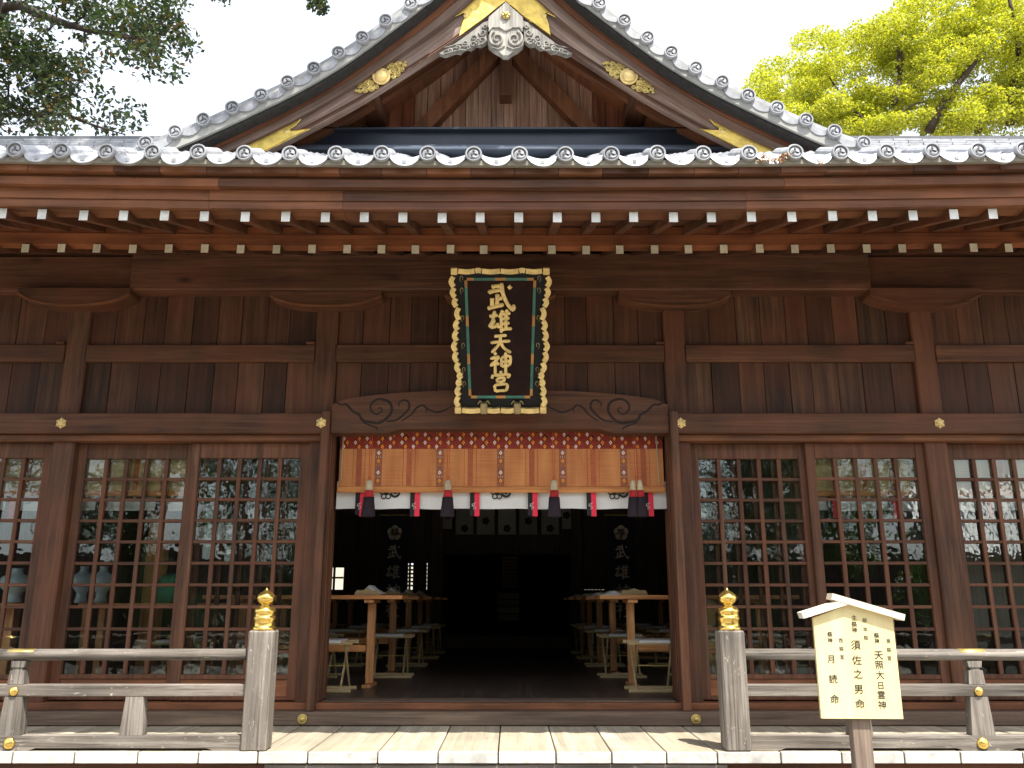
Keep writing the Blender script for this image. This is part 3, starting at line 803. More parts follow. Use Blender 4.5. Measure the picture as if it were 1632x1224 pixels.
# gable wall planks, struts, post, purlins
x = -1.76; k = 0
zpb = at(800, 208, -.45)[1]-.03
while x < 1.76:
    wv_ = .109
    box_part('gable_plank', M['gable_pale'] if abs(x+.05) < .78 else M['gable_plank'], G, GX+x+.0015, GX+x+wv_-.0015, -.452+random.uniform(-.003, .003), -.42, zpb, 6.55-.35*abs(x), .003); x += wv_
for s in (-1, 1):
    p0 = at(805+s*137-3*s, 209, -.52); p1 = at(805+s*14, 84, -.52)
    d = Vector((p1[0]-p0[0], p1[1]-p0[1])).normalized(); nrm = Vector((-d.y, d.x))*.062
    MB().prism([(p0[0]-nrm.x-d.x*.05, p0[1]-nrm.y-d.y*.05), (p0[0]+nrm.x-d.x*.05, p0[1]+nrm.y-d.y*.05), (p1[0]+nrm.x, p1[1]+nrm.y), (p1[0]-nrm.x, p1[1]-nrm.y)], -.56, -.455).build('gable_strut', M['red_z'], G)
    px, pz = at(805+s*207, 170, -.62)
    b = MB().box(px-.082, px+.082, -1.02, -.455, pz-.10, pz+.16, .008); b.build('purlin_end', M['wood_y'], G)
kx, kz = at(806, 157, -.54)
box_part('king_post', M['wood_z'], G, kx-.052, kx+.052, -.60, -.457, kz, 6.5)
# flashing band between gable wall and roof
zb0 = at(800, 208.5, -.75)[1]; zb1 = at(800, 235, -.75)[1]
MB().box(-2.3, 2.4, -.75, -.46, zb1, zb0, .006).build('flashing_band', M['slate'], G)
MB().box(-2.3, 2.4, -.80, -.70, zb0-.012, zb0+.006, .003).build('flashing_edge', M['slate'], G)
for k in range(3):
    z1_ = zb1-.001-.028*k; MB().box(-2.4, 2.5, -.80-.035*k, -.5, z1_-.026, z1_, .005).build('flashing_course', M['slate2'], G)
# gold plates on the bargeboards
def gold_poly(pts, name, parent, y, th=.006, m='gold_plate'):
    P = [(at(a, b, y)[0], at(a, b, y)[1]) for a, b in pts]
    o = MB().prism(P, y-th, y).build(name, M[m], parent)
    C = sum((Vector((p[0], 0, p[1])) for p in P), Vector())/len(P)
    for v in o.data.vertices: v.co -= C
    o.location = C
    # rim
    rim = MB().tube([(p[0]-C.x, y-th, p[1]-C.z) for p in P+[P[0]]], .0045, 5, up=(0, 1, 0)).build('plate_rim', M['gold'], o)
    return o
for s in (-1, 1):
    def mp(L): return [(805+s*u, v) for u, v in L]
    gold_poly(mp([(0, 2), (0, -52), (45, -9), (98, 32), (84, 29), (66, 21), (60, 25), (66, 31), (69, 40), (73, 58), (36, 31)]), 'gold_plate', G, -1.110)
    o = gold_poly(mp([(322, 184), (327, 192), (334, 200), (341, 205), (341, 209), (332, 208.5), (311, 206), (380, 240), (440, 268), (480, 262), (415, 231), (366, 206)]), 'gold_plate', G, -1.110)
    for c_ in ((62, 26), (348, 210)):
        X, z = at(805+s*c_[0], c_[1], -1.11); MB().lathe([(.024, 0), (.02, .004), (.006, .006)], 10, ax='y').build('plate_stud', M['brass'], G, loc=(X, -1.116, z))
    # boss with floral flanks
    X, z = at(805+s*197, 123, -1.11)
    bo = MB().lathe([(.070, 0), (.072, .012), (.064, .020), (.054, .010), (.050, .012), (.048, .026), (.040, .036), (.020, .043), (.004, .045)], 28, ax='y').build('gilt_boss', M['gold_leaf'], G, smooth=True, loc=(X, -1.112, z))
    ang = math.atan2(-(150-98), 77*s) 
    ca, sa = math.cos(ang), math.sin(ang)
    for e in (-1, 1):
        fb = MB()
        for (lx, lz, r) in ((.098, .0, .030), (.118, .040, .028), (.122, -.040, .028), (.165, .026, .026), (.168, -.026, .024), (.205, .010, .018), (.078, .050, .020), (.080, -.052, .020), (.226, -.008, .012), (.145, 0, .018), (.19, -.022, .014)):
            fx, fz = e*lx*ca-lz*sa, e*lx*sa+lz*ca
            fb.lathe([(r, 0), (r, .006), (r*.86, .009), (r*.72, .004), (r*.30, .004), (r*.24, .009), (r*.1, .010)], 12, c=(fx, -.004+random.uniform(-.001, .001), fz), ax='y')
            a2 = random.uniform(0, 6)
            pts = [(fx+r*.9*t*math.cos(a2+t*5), -.012, fz+r*.9*t*math.sin(a2+t*5)) for t in [i/10 for i in range(2, 11)]]
            fb.tube(pts, .0045, 5, up=(0, 1, 0))
        fb.build('floral_flank', M['brass'], bo, loc=(0, .010, 0), smooth=True)
# carved pendant under the apex
gx, gz = at(806, 52, -1.17)
def gp(L, y=-1.17): return [at(a, b, y) for a, b in L]
half = [(0, 3), (12, 14), (27, 27), (29, 40), (24, 50), (27, 58), (29, 64), (27, 72), (18, 79), (10, 83), (4, 88), (0, 88)]
pend = [(806+u, v) for u, v in half] + [(806-u, v) for u, v in reversed(half[1:-1])]
PD = MB().prism(gp(pend), -1.17, -1.11).build('carved_pendant', M['gegyo'], G)
def spiral(cx, cy, r, turns, s, a0):
    return [(cx+s*r*(1-.85*t)*math.cos(a0+t*turns*6.283), cy+r*(1-.85*t)*math.sin(a0+t*turns*6.283)) for t in [i/26 for i in range(27)]]
for s in (-1, 1):
    P = gp(spiral(806+s*14, 63, 13, 1.6, s, -1.2)); MB().tube([(p[0], -1.176, p[1]) for p in P], [.013*(1-.5*i/26) for i in range(27)], 6, up=(0, 1, 0)).build('scroll', M['gegyo'], PD, smooth=True)
    P = gp([(806+s*2, 74), (806+s*12, 79), (806+s*22, 76)]); MB().tube([(p[0], -1.174, p[1]) for p in P], .008, 6, up=(0, 1, 0)).build('scroll', M['gegyo'], PD)
    P = gp([(806+s*1, 50), (806+s*10, 44), (806+s*22, 44), (806+s*27, 50)]); MB().tube([(p[0], -1.174, p[1]) for p in P], .008, 6, up=(0, 1, 0)).build('scroll', M['gegyo'], PD)
fl = MB()
for k in range(6):
    a = k*1.047; fl.lathe([(.014, 0), (.016, .01), (.006, .018)], 8, c=(.022*math.cos(a), 0, .022*math.sin(a)), ax='y')
fl.lathe([(.014, 0), (.014, .02), (.006, .03)], 8, ax='y')
X, z = at(806, 24, -1.18); fl.build('flower_boss', M['brass'], PD, loc=(X, -1.171, z), smooth=True)
for s in (-1, 1):
    O = [(28, 33), (36, 36), (50, 47), (70, 62), (88, 74), (106, 85), (97, 88), (88, 85), (80, 82), (72, 83), (64, 76), (54, 77), (47, 71), (38, 72), (30, 66), (29, 52)]
    wg = MB().prism(gp([(806+s*u, v) for u, v in O], -1.14), -1.14, -1.10).build('cloud_carving', M['gegyo'], PD)
    sp = MB()
    for (cx, cy, r, a0) in ((37, 52, 6, 0), (38, 64, 6.5, 1), (51, 61, 6, 2), (52, 71, 5, 3), (65, 69, 6, .5), (77, 76, 5, 1.5), (89, 81, 4, 2.5), (33, 42, 4, 0), (45, 66, 4, 4), (60, 75, 3.5, 1)):
        P = gp(spiral(806+s*cx, cy, r, 1.2, s, a0), -1.145); sp.tube([(p[0], -1.145, p[1]) for p in P], [.0075*(1-.5*i/26) for i in range(27)], 5, up=(0, 1, 0))
    for off in (0, 5, 10):
        P = gp([(806+s*u, v-off) for u, v in ((62, 80), (74, 80), (86, 83), (98, 86))], -1.145); sp.tube([(p[0], -1.144, p[1]) for p in smooth_pts(P, 3)], .005, 5, up=(0, 1, 0))
    sp.build('scroll', M['gegyo'], wg, smooth=True)

# ------------------------------------------------------------ interior shell
IN = MB()
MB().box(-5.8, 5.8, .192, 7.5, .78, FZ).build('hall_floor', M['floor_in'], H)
xw = [(-5.8, -3.02), (-2.72, -1.86), (-1.36, -1.02), (1.05, 1.22), (1.62, 2.55), (2.95, 5.8)]
BY = 7.5
BW = MB()
BW.box(-5.8, 5.8, BY, BY+.12, 2.35, 4.55)
BW.box(-5.8, -1.02, BY, BY+.12, .78, 1.78); BW.box(1.05, 5.8, BY, BY+.12, .78, 1.776)
for a, b in ((-5.8, -2.98), (-2.68, -1.80), (-1.30, -1.02), (1.05, 1.22), (1.62, 2.52), (2.85, 5.8)): BW.box(a, b, BY+.001, BY+.119, 1.775, 2.36)
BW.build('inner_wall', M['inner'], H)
for a, b, n1, n2 in ((-2.98, -2.68, 2, 3), (-1.80, -1.30, 7, 9), (1.22, 1.62, 7, 9), (2.52, 2.85, 2, 3)):
    for i in range(1, n1): x = a+(b-a)*i/n1; MB().box(x-.018, x+.018, BY-.03, BY-.005, 1.7, 2.36).build('window_bar', M['inner'], H)
    for i in range(1, n2): z = 1.78+.57*i/n2; MB().box(a, b, BY-.028, BY-.007, z-.015, z+.015).build('window_bar', M['inner'], H)
box_part('window_light_block', M['inner'], H, -1.82, -1.28, BY-.10, BY-.06, 2.20, 2.36); box_part('window_light_block', M['inner'], H, -1.70, -1.62, BY-.10, BY-.06, 1.77, 2.199); box_part('window_light_block', M['inner'], H, -1.52, -1.30, BY-.10, BY-.06, 1.77, 2.199); box_part('window_light_block', M['inner'], H, 1.2, 1.64, BY-.10, BY-.06, 1.78, 2.36); box_part('window_light_block', M['inner'], H, 2.50, 2.68, BY-.10, BY-.06, 1.7, 2.36); box_part('window_light_block', M['inner'], H, 2.68, 2.9, BY-.10, BY-.06, 2.02, 2.36)  # boards added over the back windows to cut their brightness
for a, b in ((-2.98, -2.68), (2.52, 2.85), (-1.8, -1.7)): pass
box_part('window_light_block', M['inner'], H, -3.0, -2.66, BY-.05, BY-.045, 2.13, 2.36); 
for x in (-5.8, 5.8): MB().box(x-.05, x+.05, .1, 7.6, .78, 4.6).build('side_wall', M['inner'], H)
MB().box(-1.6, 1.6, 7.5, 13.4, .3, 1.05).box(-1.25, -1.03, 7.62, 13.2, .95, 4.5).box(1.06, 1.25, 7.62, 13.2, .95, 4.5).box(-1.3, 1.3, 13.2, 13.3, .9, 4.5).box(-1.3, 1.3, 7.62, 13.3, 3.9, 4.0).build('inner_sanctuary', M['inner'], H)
for x in (-1.12, 1.15, -3.6, 3.6): box_part('inner_pillar', M['inner'], H, x-.1, x+.1, 7.25, 7.45, .85, 4.55, .01)
# altar steps and stacked bales
SA = empty('altar_steps', (0, 11.5, 1.05), 0, 'tan wooden steps rising to the dark inner sanctuary, above the bales', 'steps')
tanm = plain('dim_tan_wood', (.85, .62, .32), .6, nscale=10)
for k in range(9):
    X, z = at(813, 934-5.6*k, 11.2+.12*k)
    MB().box(-.17, .17, -.03, .10, -.028, .030, .004).build('step', tanm, SA, loc=(X, -.3+.12*k, z-1.05))
for k in range(4):
    X, z = at(810, 984-11.5*k, 9.5)
    o = MB(); 
    for j in range(5): o.tube([(-.205, 0, -.045+.022*j), (-.19, -.05, -.045+.022*j), (.19, -.05, -.045+.022*j), (.205, 0, -.045+.022*j)], .014, 6)
    o.tube([(-.2, 0, 0), (.2, 0, 0)], [.06, .06], 10)
    b = o.build('straw_bale', M['straw'], None, loc=(X, 9.5, z))
    tag(b, ('bottom', 'second lowest', 'second highest', 'top')[k]+' rope-bound straw bale of the stack in the dark middle of the hall', 'bale', 'straw bales stacked before the altar')
X, z = at(810, 998, 9.5)
st = MB().box(-.24, .24, -.15, .15, 1.05, z+.02, .01).build('offering_stand', M['inner'], None, loc=(X, 9.5, 0)); tag(st, 'dark low stand under the stack of straw bales', 'stand')

# tables
def make_table():
    t = empty('long_table')
    MB().box(-.90, .90, -.22, .22, .765, .80, .004).build('tabletop', M['table'], t)
    for x in (-.60, .60):
        lg = MB().box(x-.035, x+.035, -.035, .035, .03, .73, .004).build('leg', M['tableleg'], t)
        MB().box(x-.045, x+.045, -.20, .20, .731, .764, .004).build('bearer', M['tableleg'], lg); MB().box(x-.04, x+.04, -.19, .19, 0, .029, .004).build('foot', M['tableleg'], lg)
    MB().box(-.56, .56, -.012, .012, .30, .36, .003).build('stretcher', M['table'], t)
    return t
def make_stool():
    t = empty('folding_stool')
    for y in (-.15, .15):
        MB().box(-.235, .235, y-.016, y+.016, .385, .415, .004).build('seat_rail', M['stool'], t)
        MB().box(-.235, .235, y*.95-.016, y*.95+.016, 0, .028, .004).build('foot_rail', M['stool'], t)
    MB().box(-.135, .235*.85, -.17, .17, .400, .424, .004).build('seat', M['white_cloth'], t)
    for x, sgn in ((-.17, 1), (-.145, -1), (.17, 1), (.145, -1)):
        MB().tube([(x, -.145*sgn, .02), (x, .145*sgn, .395)], .013, 6, flat=(.8, 1.1)).build('leg', M['stool'], t)
    MB().tube([(-.19, 0, .207), (.19, 0, .207)], .006, 6).build('pivot', M['brass'], t)
    return t
tb = make_table(); sl = make_stool()
rows = [1.18, 2.65, 4.1, 5.5, 6.7]; ordn = ['nearest', 'second', 'third', 'fourth', 'farthest']
first = True
for k, y in enumerate(rows):
    for s in (-1, 1):
        o = tb if first else copy_tree(tb); first = False
        o.location = (s*1.79, y, FZ); o.name = 'long_table'
        tag(o, f'{ordn[k]} orange-brown narrow table inside the hall, {"left" if s < 0 else "right"} of the aisle', 'table', 'long tables in rows inside the hall')
        # tray and folded papers
        if k < 4:
            tr = MB().box(-.12, .12, -.09, .09, 0, .012, .002)
            tr.prism([(-.12, .013), (.12, .013), (.10, .045), (.05, .040), (0, .062), (-.05, .040), (-.10, .045)], -.09, -.082); tr.prism([(-.12, .013), (.12, .013), (.10, .045), (.05, .040), (0, .062), (-.05, .040), (-.10, .045)], .082, .09)
            q = tr.build('wooden_tray', M['stool'], None, loc=(s*1.22, y-.02, FZ+.801)); tag(q, f'small notched wooden tray on the {ordn[k]} table {"left" if s < 0 else "right"} of the aisle', 'tray', 'wooden trays on the tables')
            pp = MB().prism([(-.13, 0), (.13, 0), (.06, .03), (.0, .075), (-.05, .03)], -.05, .05).build('folded_paper', M['paper'], None, loc=(s*1.02 if s > 0 else -1.20, y-.03, FZ+.801+(.014 if s < 0 else 0)), rot=(0, 0, .3*s), scale=(1, 1, 1 if s < 0 else .5))
            tag(pp, f'white folded paper on the {ordn[k]} table {"left" if s < 0 else "right"} of the aisle', 'paper', 'folded papers on the tables')
first = True
for k, y in enumerate([.80, 2.2, 3.7, 5.1, 6.3]):
    for j, x in enumerate(((-1.50, -2.15, -2.75, 1.32, 2.0, 2.65) if k == 0 else (-1.14, -1.9, -2.6, 1.22, 1.95, 2.6))):
        o = sl if first else copy_tree(sl); first = False
        o.location = (x+random.uniform(-.02, .02), y, FZ); o.rotation_euler.z = random.uniform(-.04, .04) + (math.pi if x < 0 else 0)
        side = 'left' if x < 0 else 'right'; pos = ('beside the aisle', 'mid row', 'farthest from aisle')[j % 3]
        tag(o, f'white-seated folding stool, {ordn[k]} row {side} of aisle, {pos}', 'stool', 'folding stools in rows inside the hall')

# ------------------------------------------------------------ brush strokes for lettering
GL = {
'武': [[(20,84),(48,88)],[(8,66),(62,76)],[(54,99),(58,64),(74,28),(92,8),(95,26)],[(77,88),(86,78)],[(40,62),(39,22)],[(40,43),(57,47)],[(22,48),(22,20)],[(6,12),(30,18),(62,26)]],
'雄': [[(4,70),(40,76)],[(27,95),(18,52),(3,26)],[(27,58),(11,26),(37,33)],[(35,44),(45,22)],[(60,97),(46,64)],[(54,78),(54,2)],[(72,98),(79,88)],[(54,80),(92,84)],[(54,60),(88,64)],[(54,40),(88,44)],[(52,16),(98,21)],[(73,84),(73,18)]],
'天': [[(22,80),(78,85)],[(6,52),(94,60)],[(50,84),(45,48),(10,8)],[(50,56),(66,28),(97,8)]],
'神': [[(22,98),(31,87)],[(4,70),(41,78),(26,58),(4,36)],[(26,60),(26,-2)],[(31,54),(43,42)],[(54,76),(55,34)],[(54,76),(93,81),(90,38)],[(54,56),(88,60)],[(54,36),(90,40)],[(73,102),(73,-6)]],
'宮': [[(50,102),(53,90)],[(15,84),(9,64)],[(15,80),(90,85),(80,68)],[(33,66),(36,46)],[(33,66),(68,69),(62,48)],[(37,47),(62,50)],[(50,46),(42,35)],[(21,34),(26,2)],[(21,34),(80,38),(75,4)],[(26,5),(75,8)]],
'社': [[(22,98),(31,87)],[(4,70),(41,78),(26,58),(4,36)],[(26,60),(26,-2)],[(31,54),(43,42)],[(54,58),(92,62)],[(73,92),(73,8)],[(48,6),(98,10)]],
}
def glyph_mesh(ch, size, mat, wd=6.2, th=.35):
    b = MB()
    for i, st_ in enumerate(GL[ch]):
        P = smooth_pts(st_, 5) if len(st_) > 2 else smooth_pts([st_[0], ((st_[0][0]*.5+st_[1][0]*.5), (st_[0][1]*.5+st_[1][1]*.5)+1.2), st_[1]], 4)
        n = len(P); L = sum(math.dist(P[k], P[k+1]) for k in range(n-1))
        rad = []
        for k in range(n):
            t = k/(n-1); r = wd*(1.08-.42*math.sin(math.pi*t)**1.0*.6)
            if t < .12: r *= .72+.28*t/.12
            if t > .86: r *= 1-.62*(t-.86)/.14
            if len(st_) > 2 and t > .7: r *= 1.05
            rad.append(r*size/100)
        rad[0] *= .6
        b.tube([((p[0]-50)*size/100, -.0008*i, (p[1]-50)*size/100) for p in P], rad, 10, up=(0, 1, 0), flat=(1, th))
    return b.mesh('character', mat, True)

# ------------------------------------------------------------ name plaque
PT = Vector((at(797.5, 427, -.70)[0], -.70, at(797.5, 427, -.70)[1])); PB = Vector((at(798, 655, -.20)[0], -.20, at(798, 655, -.20)[1]))
ph = (PT-PB).length; tilt = math.atan2(PB.y-PT.y, PT.z-PB.z)
PL = empty('name_plaque', PB, 0, 'tall black plaque with wavy gold frame and gold characters hanging over the entrance', 'plaque')
PL.rotation_euler = (tilt, 0, 0)
def pw(t): return (.724*(1-t)+.757*t)/2   # half width at height fraction
MB().prism([(-pw(0)+.03, .02), (pw(0)-.03, .02), (pw(1)-.03, ph-.02), (-pw(1)+.03, ph-.02)], -.02, .03).build('backboard', M['black'], PL)
inx0, inx1 = .238, .262
MB().prism([(-inx0, .135), (inx0, .135), (inx1, ph-.095), (-inx1, ph-.095)], -.034, -.0205).build('lettering_panel', M['lacquer'], PL)
# painted border
bd = []
segs = [((-inx0, .125), (inx0, .125), 3), ((-inx1, ph-.085), (inx1, ph-.085), 3), ((-inx0-.008, .135), (-inx1-.008, ph-.095), 4), ((inx0+.008, .135), (inx1+.008, ph-.095), 4)]
def bar(a, b, w, y0, y1, mat, name, parent):
    d = Vector((b[0]-a[0], b[1]-a[1])); n_ = Vector((-d.y, d.x)).normalized()*w/2
    MB().prism([(a[0]+n_.x, a[1]+n_.y), (b[0]+n_.x, b[1]+n_.y), (b[0]-n_.x, b[1]-n_.y), (a[0]-n_.x, a[1]-n_.y)], y0, y1).build(name, mat, parent)
for a, b, k in segs:
    fr_ = [0, .10, .42, .58, .90, 1] if k == 3 else [0, .06, .28, .37, .61, .70, .94, 1]
    for i in range(len(fr_)-1):
        p = (a[0]+(b[0]-a[0])*fr_[i], a[1]+(b[1]-a[1])*fr_[i]); q_ = (a[0]+(b[0]-a[0])*fr_[i+1], a[1]+(b[1]-a[1])*fr_[i+1])
        bar(p, q_, .022, -.0395, -.0206, M['orange'] if i % 2 == 0 else M['green'], 'border_strip', PL)
# wavy gold frame pieces
def frame_seg(pts, w):
    P = smooth_pts(pts, 5); b = MB()
    b.tube([(p[0], -.045, p[1]) for p in P], w*1.32, 4, up=(0, 1, 0), flat=(1, 1.3), ph=math.pi/4); return b
for s in (-1, 1):
    prof = [(0.060, 0, .09), (.004, .10, .19), (.020, .20, .27), (.006, .28, .345), (.026, .355, .43), (.006, .44, .56), (.0, .57, .66), (.022, .67, .75), (.010, .76, .83), (.0, .84, .93)]
    prof = [(.012, .045, .115), (.020, .12, .185), (.030, .19, .235), (.040, .24, .285), (.022, .29, .355), (.008, .36, .43), (.002, .435, .50), (.012, .505, .575), (.022, .58, .645), (.034, .65, .735), (.016, .74, .80), (.004, .805, .87), (-.002, .875, .945)]
    for off, t0, t1 in prof:
        x0 = s*(pw(t0)-.014-off); x1 = s*(pw(t1)-.014-off); xm = s*(pw((t0+t1)/2)-.008-off+.008)
        frame_seg([(x0, t0*ph+.002), (xm+s*.005, (t0+t1)/2*ph), (x1, t1*ph-.002)], .020).build('frame_piece', M['gold_leaf'], PL)
    for t, z in ((0, .022), (1, ph-.022)):
        xx = s*(pw(t)-.020); MB().box(xx-.026, xx+.026, -.075, -.015, z-.028, z+.028, .006).build('frame_corner', M['gold_leaf'], PL)
    # little scrolls inside the frame
    for t in (.20, .30, .47, .66, .85, .93):
        xx = s*(pw(t)-.075); zz = t*ph
        P = [(xx+s*.014*math.cos(a)*(1-a/9), -.03, zz+.024*math.sin(a)*(1-a/9)) for a in [i*.45 for i in range(-3, 11)]]
        MB().tube(P, [.0045*(1-.6*abs(i-6)/8) for i in range(len(P))], 5, up=(0, 1, 0)).build('scroll', M['gold_dim'], PL)
for z, nn in ((.020, 1), (ph-.020, 0)):
    t = z/ph; W = pw(t)-.05
    cuts = [-1, -.60, -.44, 0, .44, .60, 1] if nn == 0 else [-1, -.5, -.36, 0, .36, .5, 1]
    for a, b in zip(cuts[:-1], cuts[1:]):
        m_ = (a+b)/2; up_ = .006 if abs(b-a) > .2 else -.006
        if nn == 1 and abs(b-a) < .2:
            # dull clasps on the lower edge
            cxx = m_*W; MB().box(cxx-.028, cxx+.028, -.085, -.02, -.01, .085, .008).build('clasp', M['gold_dim'], PL)
            for e in (-1, 1):
                P = [(cxx+e*(.02+.03*tt), -.06, .085+.012*math.sin(tt*5)) for tt in [i/8 for i in range(9)]]
                MB().tube(P, .006, 6, up=(0, 1, 0)).build('scroll', M['gold_dim'], PL)
            continue
        frame_seg([(a*W+.003, z), (m_*W, z-up_), (b*W-.003, z)], .021).build('frame_piece', M['gold_leaf'], PL)
chars = [('武', 290, .205), ('雄', 468, .170), ('天', 630, .160), ('神', 780, .158), ('宮', 920, .150)]
for ch, zy, sz in chars:
    # zoomed photo rows (75..1145) to plaque height
    pyy = 410+zy*260/1224
    t = (655-pyy)/(655-427); zz = t*ph*(1+.06*(t-1)*-1)
    link('character', glyph_mesh(ch, sz*1.13, M['gold_leaf'], 8.3, .45), PL, loc=(.0, -.040, t*ph))
# hangers
MB().box(-.30, .30, .03, .12, .02, .06).build('support_rail', M['wood_x'], PL)

# ------------------------------------------------------------ blinds, curtain, ribbons, tassels
def diamond(b, x, z, r, m, y):
    P = [(x, z+r), (x+r*.78, z), (x, z-r), (x-r*.78, z)]; Q = [(x, z+r*.36), (x+r*.28, z), (x, z-r*.36), (x-r*.28, z)]
    V_ = [(p[0], y, p[1]) for p in P+Q]; b.add(V_, [(i, i+4, (i+1) % 4+4, (i+1) % 4) for i in range(4)][::1], m)
def dot(b, x, z, r, m, y): b.add([(x, y, z+r), (x-r, y, z), (x, y, z-r), (x+r, y, z)], [(0, 1, 2, 3)], m)
def make_blind(x0, x1, y, z0, z1, mat, label, group=None, ztop=None, bands=None, polemat='blindpole'):
    b = empty('bamboo_blind', ((x0+x1)/2, y, z0), 0, label, 'blind', group)
    W = (x1-x0)/2; Hh = z1-z0
    MB().box(-W, W, .0, .006, .05, Hh).build('reed_mat', mat, b)
    MB().box(-W-.01, W+.01, -.010, .016, 0, .05, .006).build('bottom_pole', M[polemat], b)
    hb_ = .172
    tb_ = MB(); tb_.box(-W, W, -.004, -.0005, Hh-hb_, Hh)
    n = int(2*W/.0975)
    for k in range(n+1):
        x = -W+.03+k*.0975
        if x > W-.03: break
        for j, zz in enumerate((Hh-.040, Hh-.110)):
            if k % 2: dot(tb_, x+.035, zz+(.035 if j == 0 else .035), .028, 1, -.0048)
    for r in range(5):
        zz = Hh-.016-.0345*r
        for k in range(int(2*W/.195)+1):
            xb = -W+.03+k*.195
            offs = ((0, 2), (.129, 3)) if r % 2 == 0 else ((.0975, 2), (.03, 3))
            for o_, mm in offs:
                if -W+.02 < xb+o_ < W-.02:
                    diamond(tb_, xb+o_, zz, .0185, mm, -.0055)
                    dot(tb_, xb+o_, zz-.018, .004, mm, -.0057)
    tb_.build('patterned_top_band', [M['band_red'], M['band_purple'], M['dia_white'], M['dia_orange']], b)
    for xb in (bands or []):
        vb_ = MB(); vb_.box(xb-.029, xb+.029, -.003, -.0004, .005, Hh-hb_-.001)
        z = Hh-hb_-.035; k = 0
        while z > .03:
            diamond(vb_, xb, z, .019, 2 if k % 2 == 0 else 3, -.0040)
            for e in (-1, 0, 1): dot(vb_, xb+e*.018, z-.036, .004, 3 if k % 2 else 2, -.0042)
            if k % 2: dot(vb_, xb, z-.06, .018, 1, -.0036); z -= .030
            z -= .068; k += 1
        vb_.build('patterned_band', [M['band_brown'], M['band_purple2'], M['dia_white'], M['dia_orange']], b)
    # faint red strips between the bands colour in shadow showing through; threads beside them
    xs = sorted(bands or []); 
    for a, c in zip([-W]+xs, xs+[W]):
        if c-a > .3:
            m_ = (a+c)/2; MB().box(m_-.022, m_+.022, -.0012, -.0002, .055, Hh-hb_-.002).build('back_shadow_strip', M['tie'], b)
            for e in (-.05, .05): MB().box(m_+e-.0015, m_+e+.0015, -.003, -.0002, .055, Hh-hb_-.002).build('tie_thread', M['redcord'], b)
    return b
M['band_brown'] = plain('woven_brown_band', (.36, .12, .06), .8, nscale=40, namt=.3)
M['band_purple2'] = plain('woven_mauve_roundel', (.26, .10, .09), .85)
M['tie'] = plain('back_shadow_red', (.50, .13, .05), .8, nscale=30, namt=.3)  # red tone of the show-through shadow coloured onto the blinds
bx0 = at(541, 740, .12)[0]; bx1 = at(1057, 740, .12)[0]; bz0 = at(800, 785, .12)[1]; bz1 = at(800, 686, .12)[1]
bc = (bx0+bx1)/2
bl = make_blind(bx0, bx1, .12, bz0, bz1+.015, M['blind'], 'orange bamboo blind with red patterned bands rolled down over the open entrance', 'bamboo blinds along the front',
    bands=[at(p, 745, .12)[0]-bc for p in (603, 701, 798, 897, 994)])
MB().tube([(-(bx1-bx0)/2+.02, -.012, .10), (-(bx1-bx0)/2+.025, -.012, bz1-bz0)], .005, 6).build('end_cord', M['cream'], bl); MB().tube([((bx1-bx0)/2-.04, -.012, .07), ((bx1-bx0)/2-.055, -.012, bz1-bz0)], .005, 6).build('end_cord', M['cream'], bl)
for s, a, b_, nm in ((-1, -3.50, -2.59, 'left'), (1, 2.59, 3.50, 'right'), (-1, -5.6, -3.75, 'far left'), (1, 3.75, 5.6, 'far right')):
    make_blind(a, b_, .145, 2.44, 3.0, M['blind2'], f'tan bamboo blind with red bands hanging behind the {nm} lattice doors', 'bamboo blinds along the front', bands=[-.24, .24] if abs(a+b_) < 7 else [-.72, -.24, .24, .72])
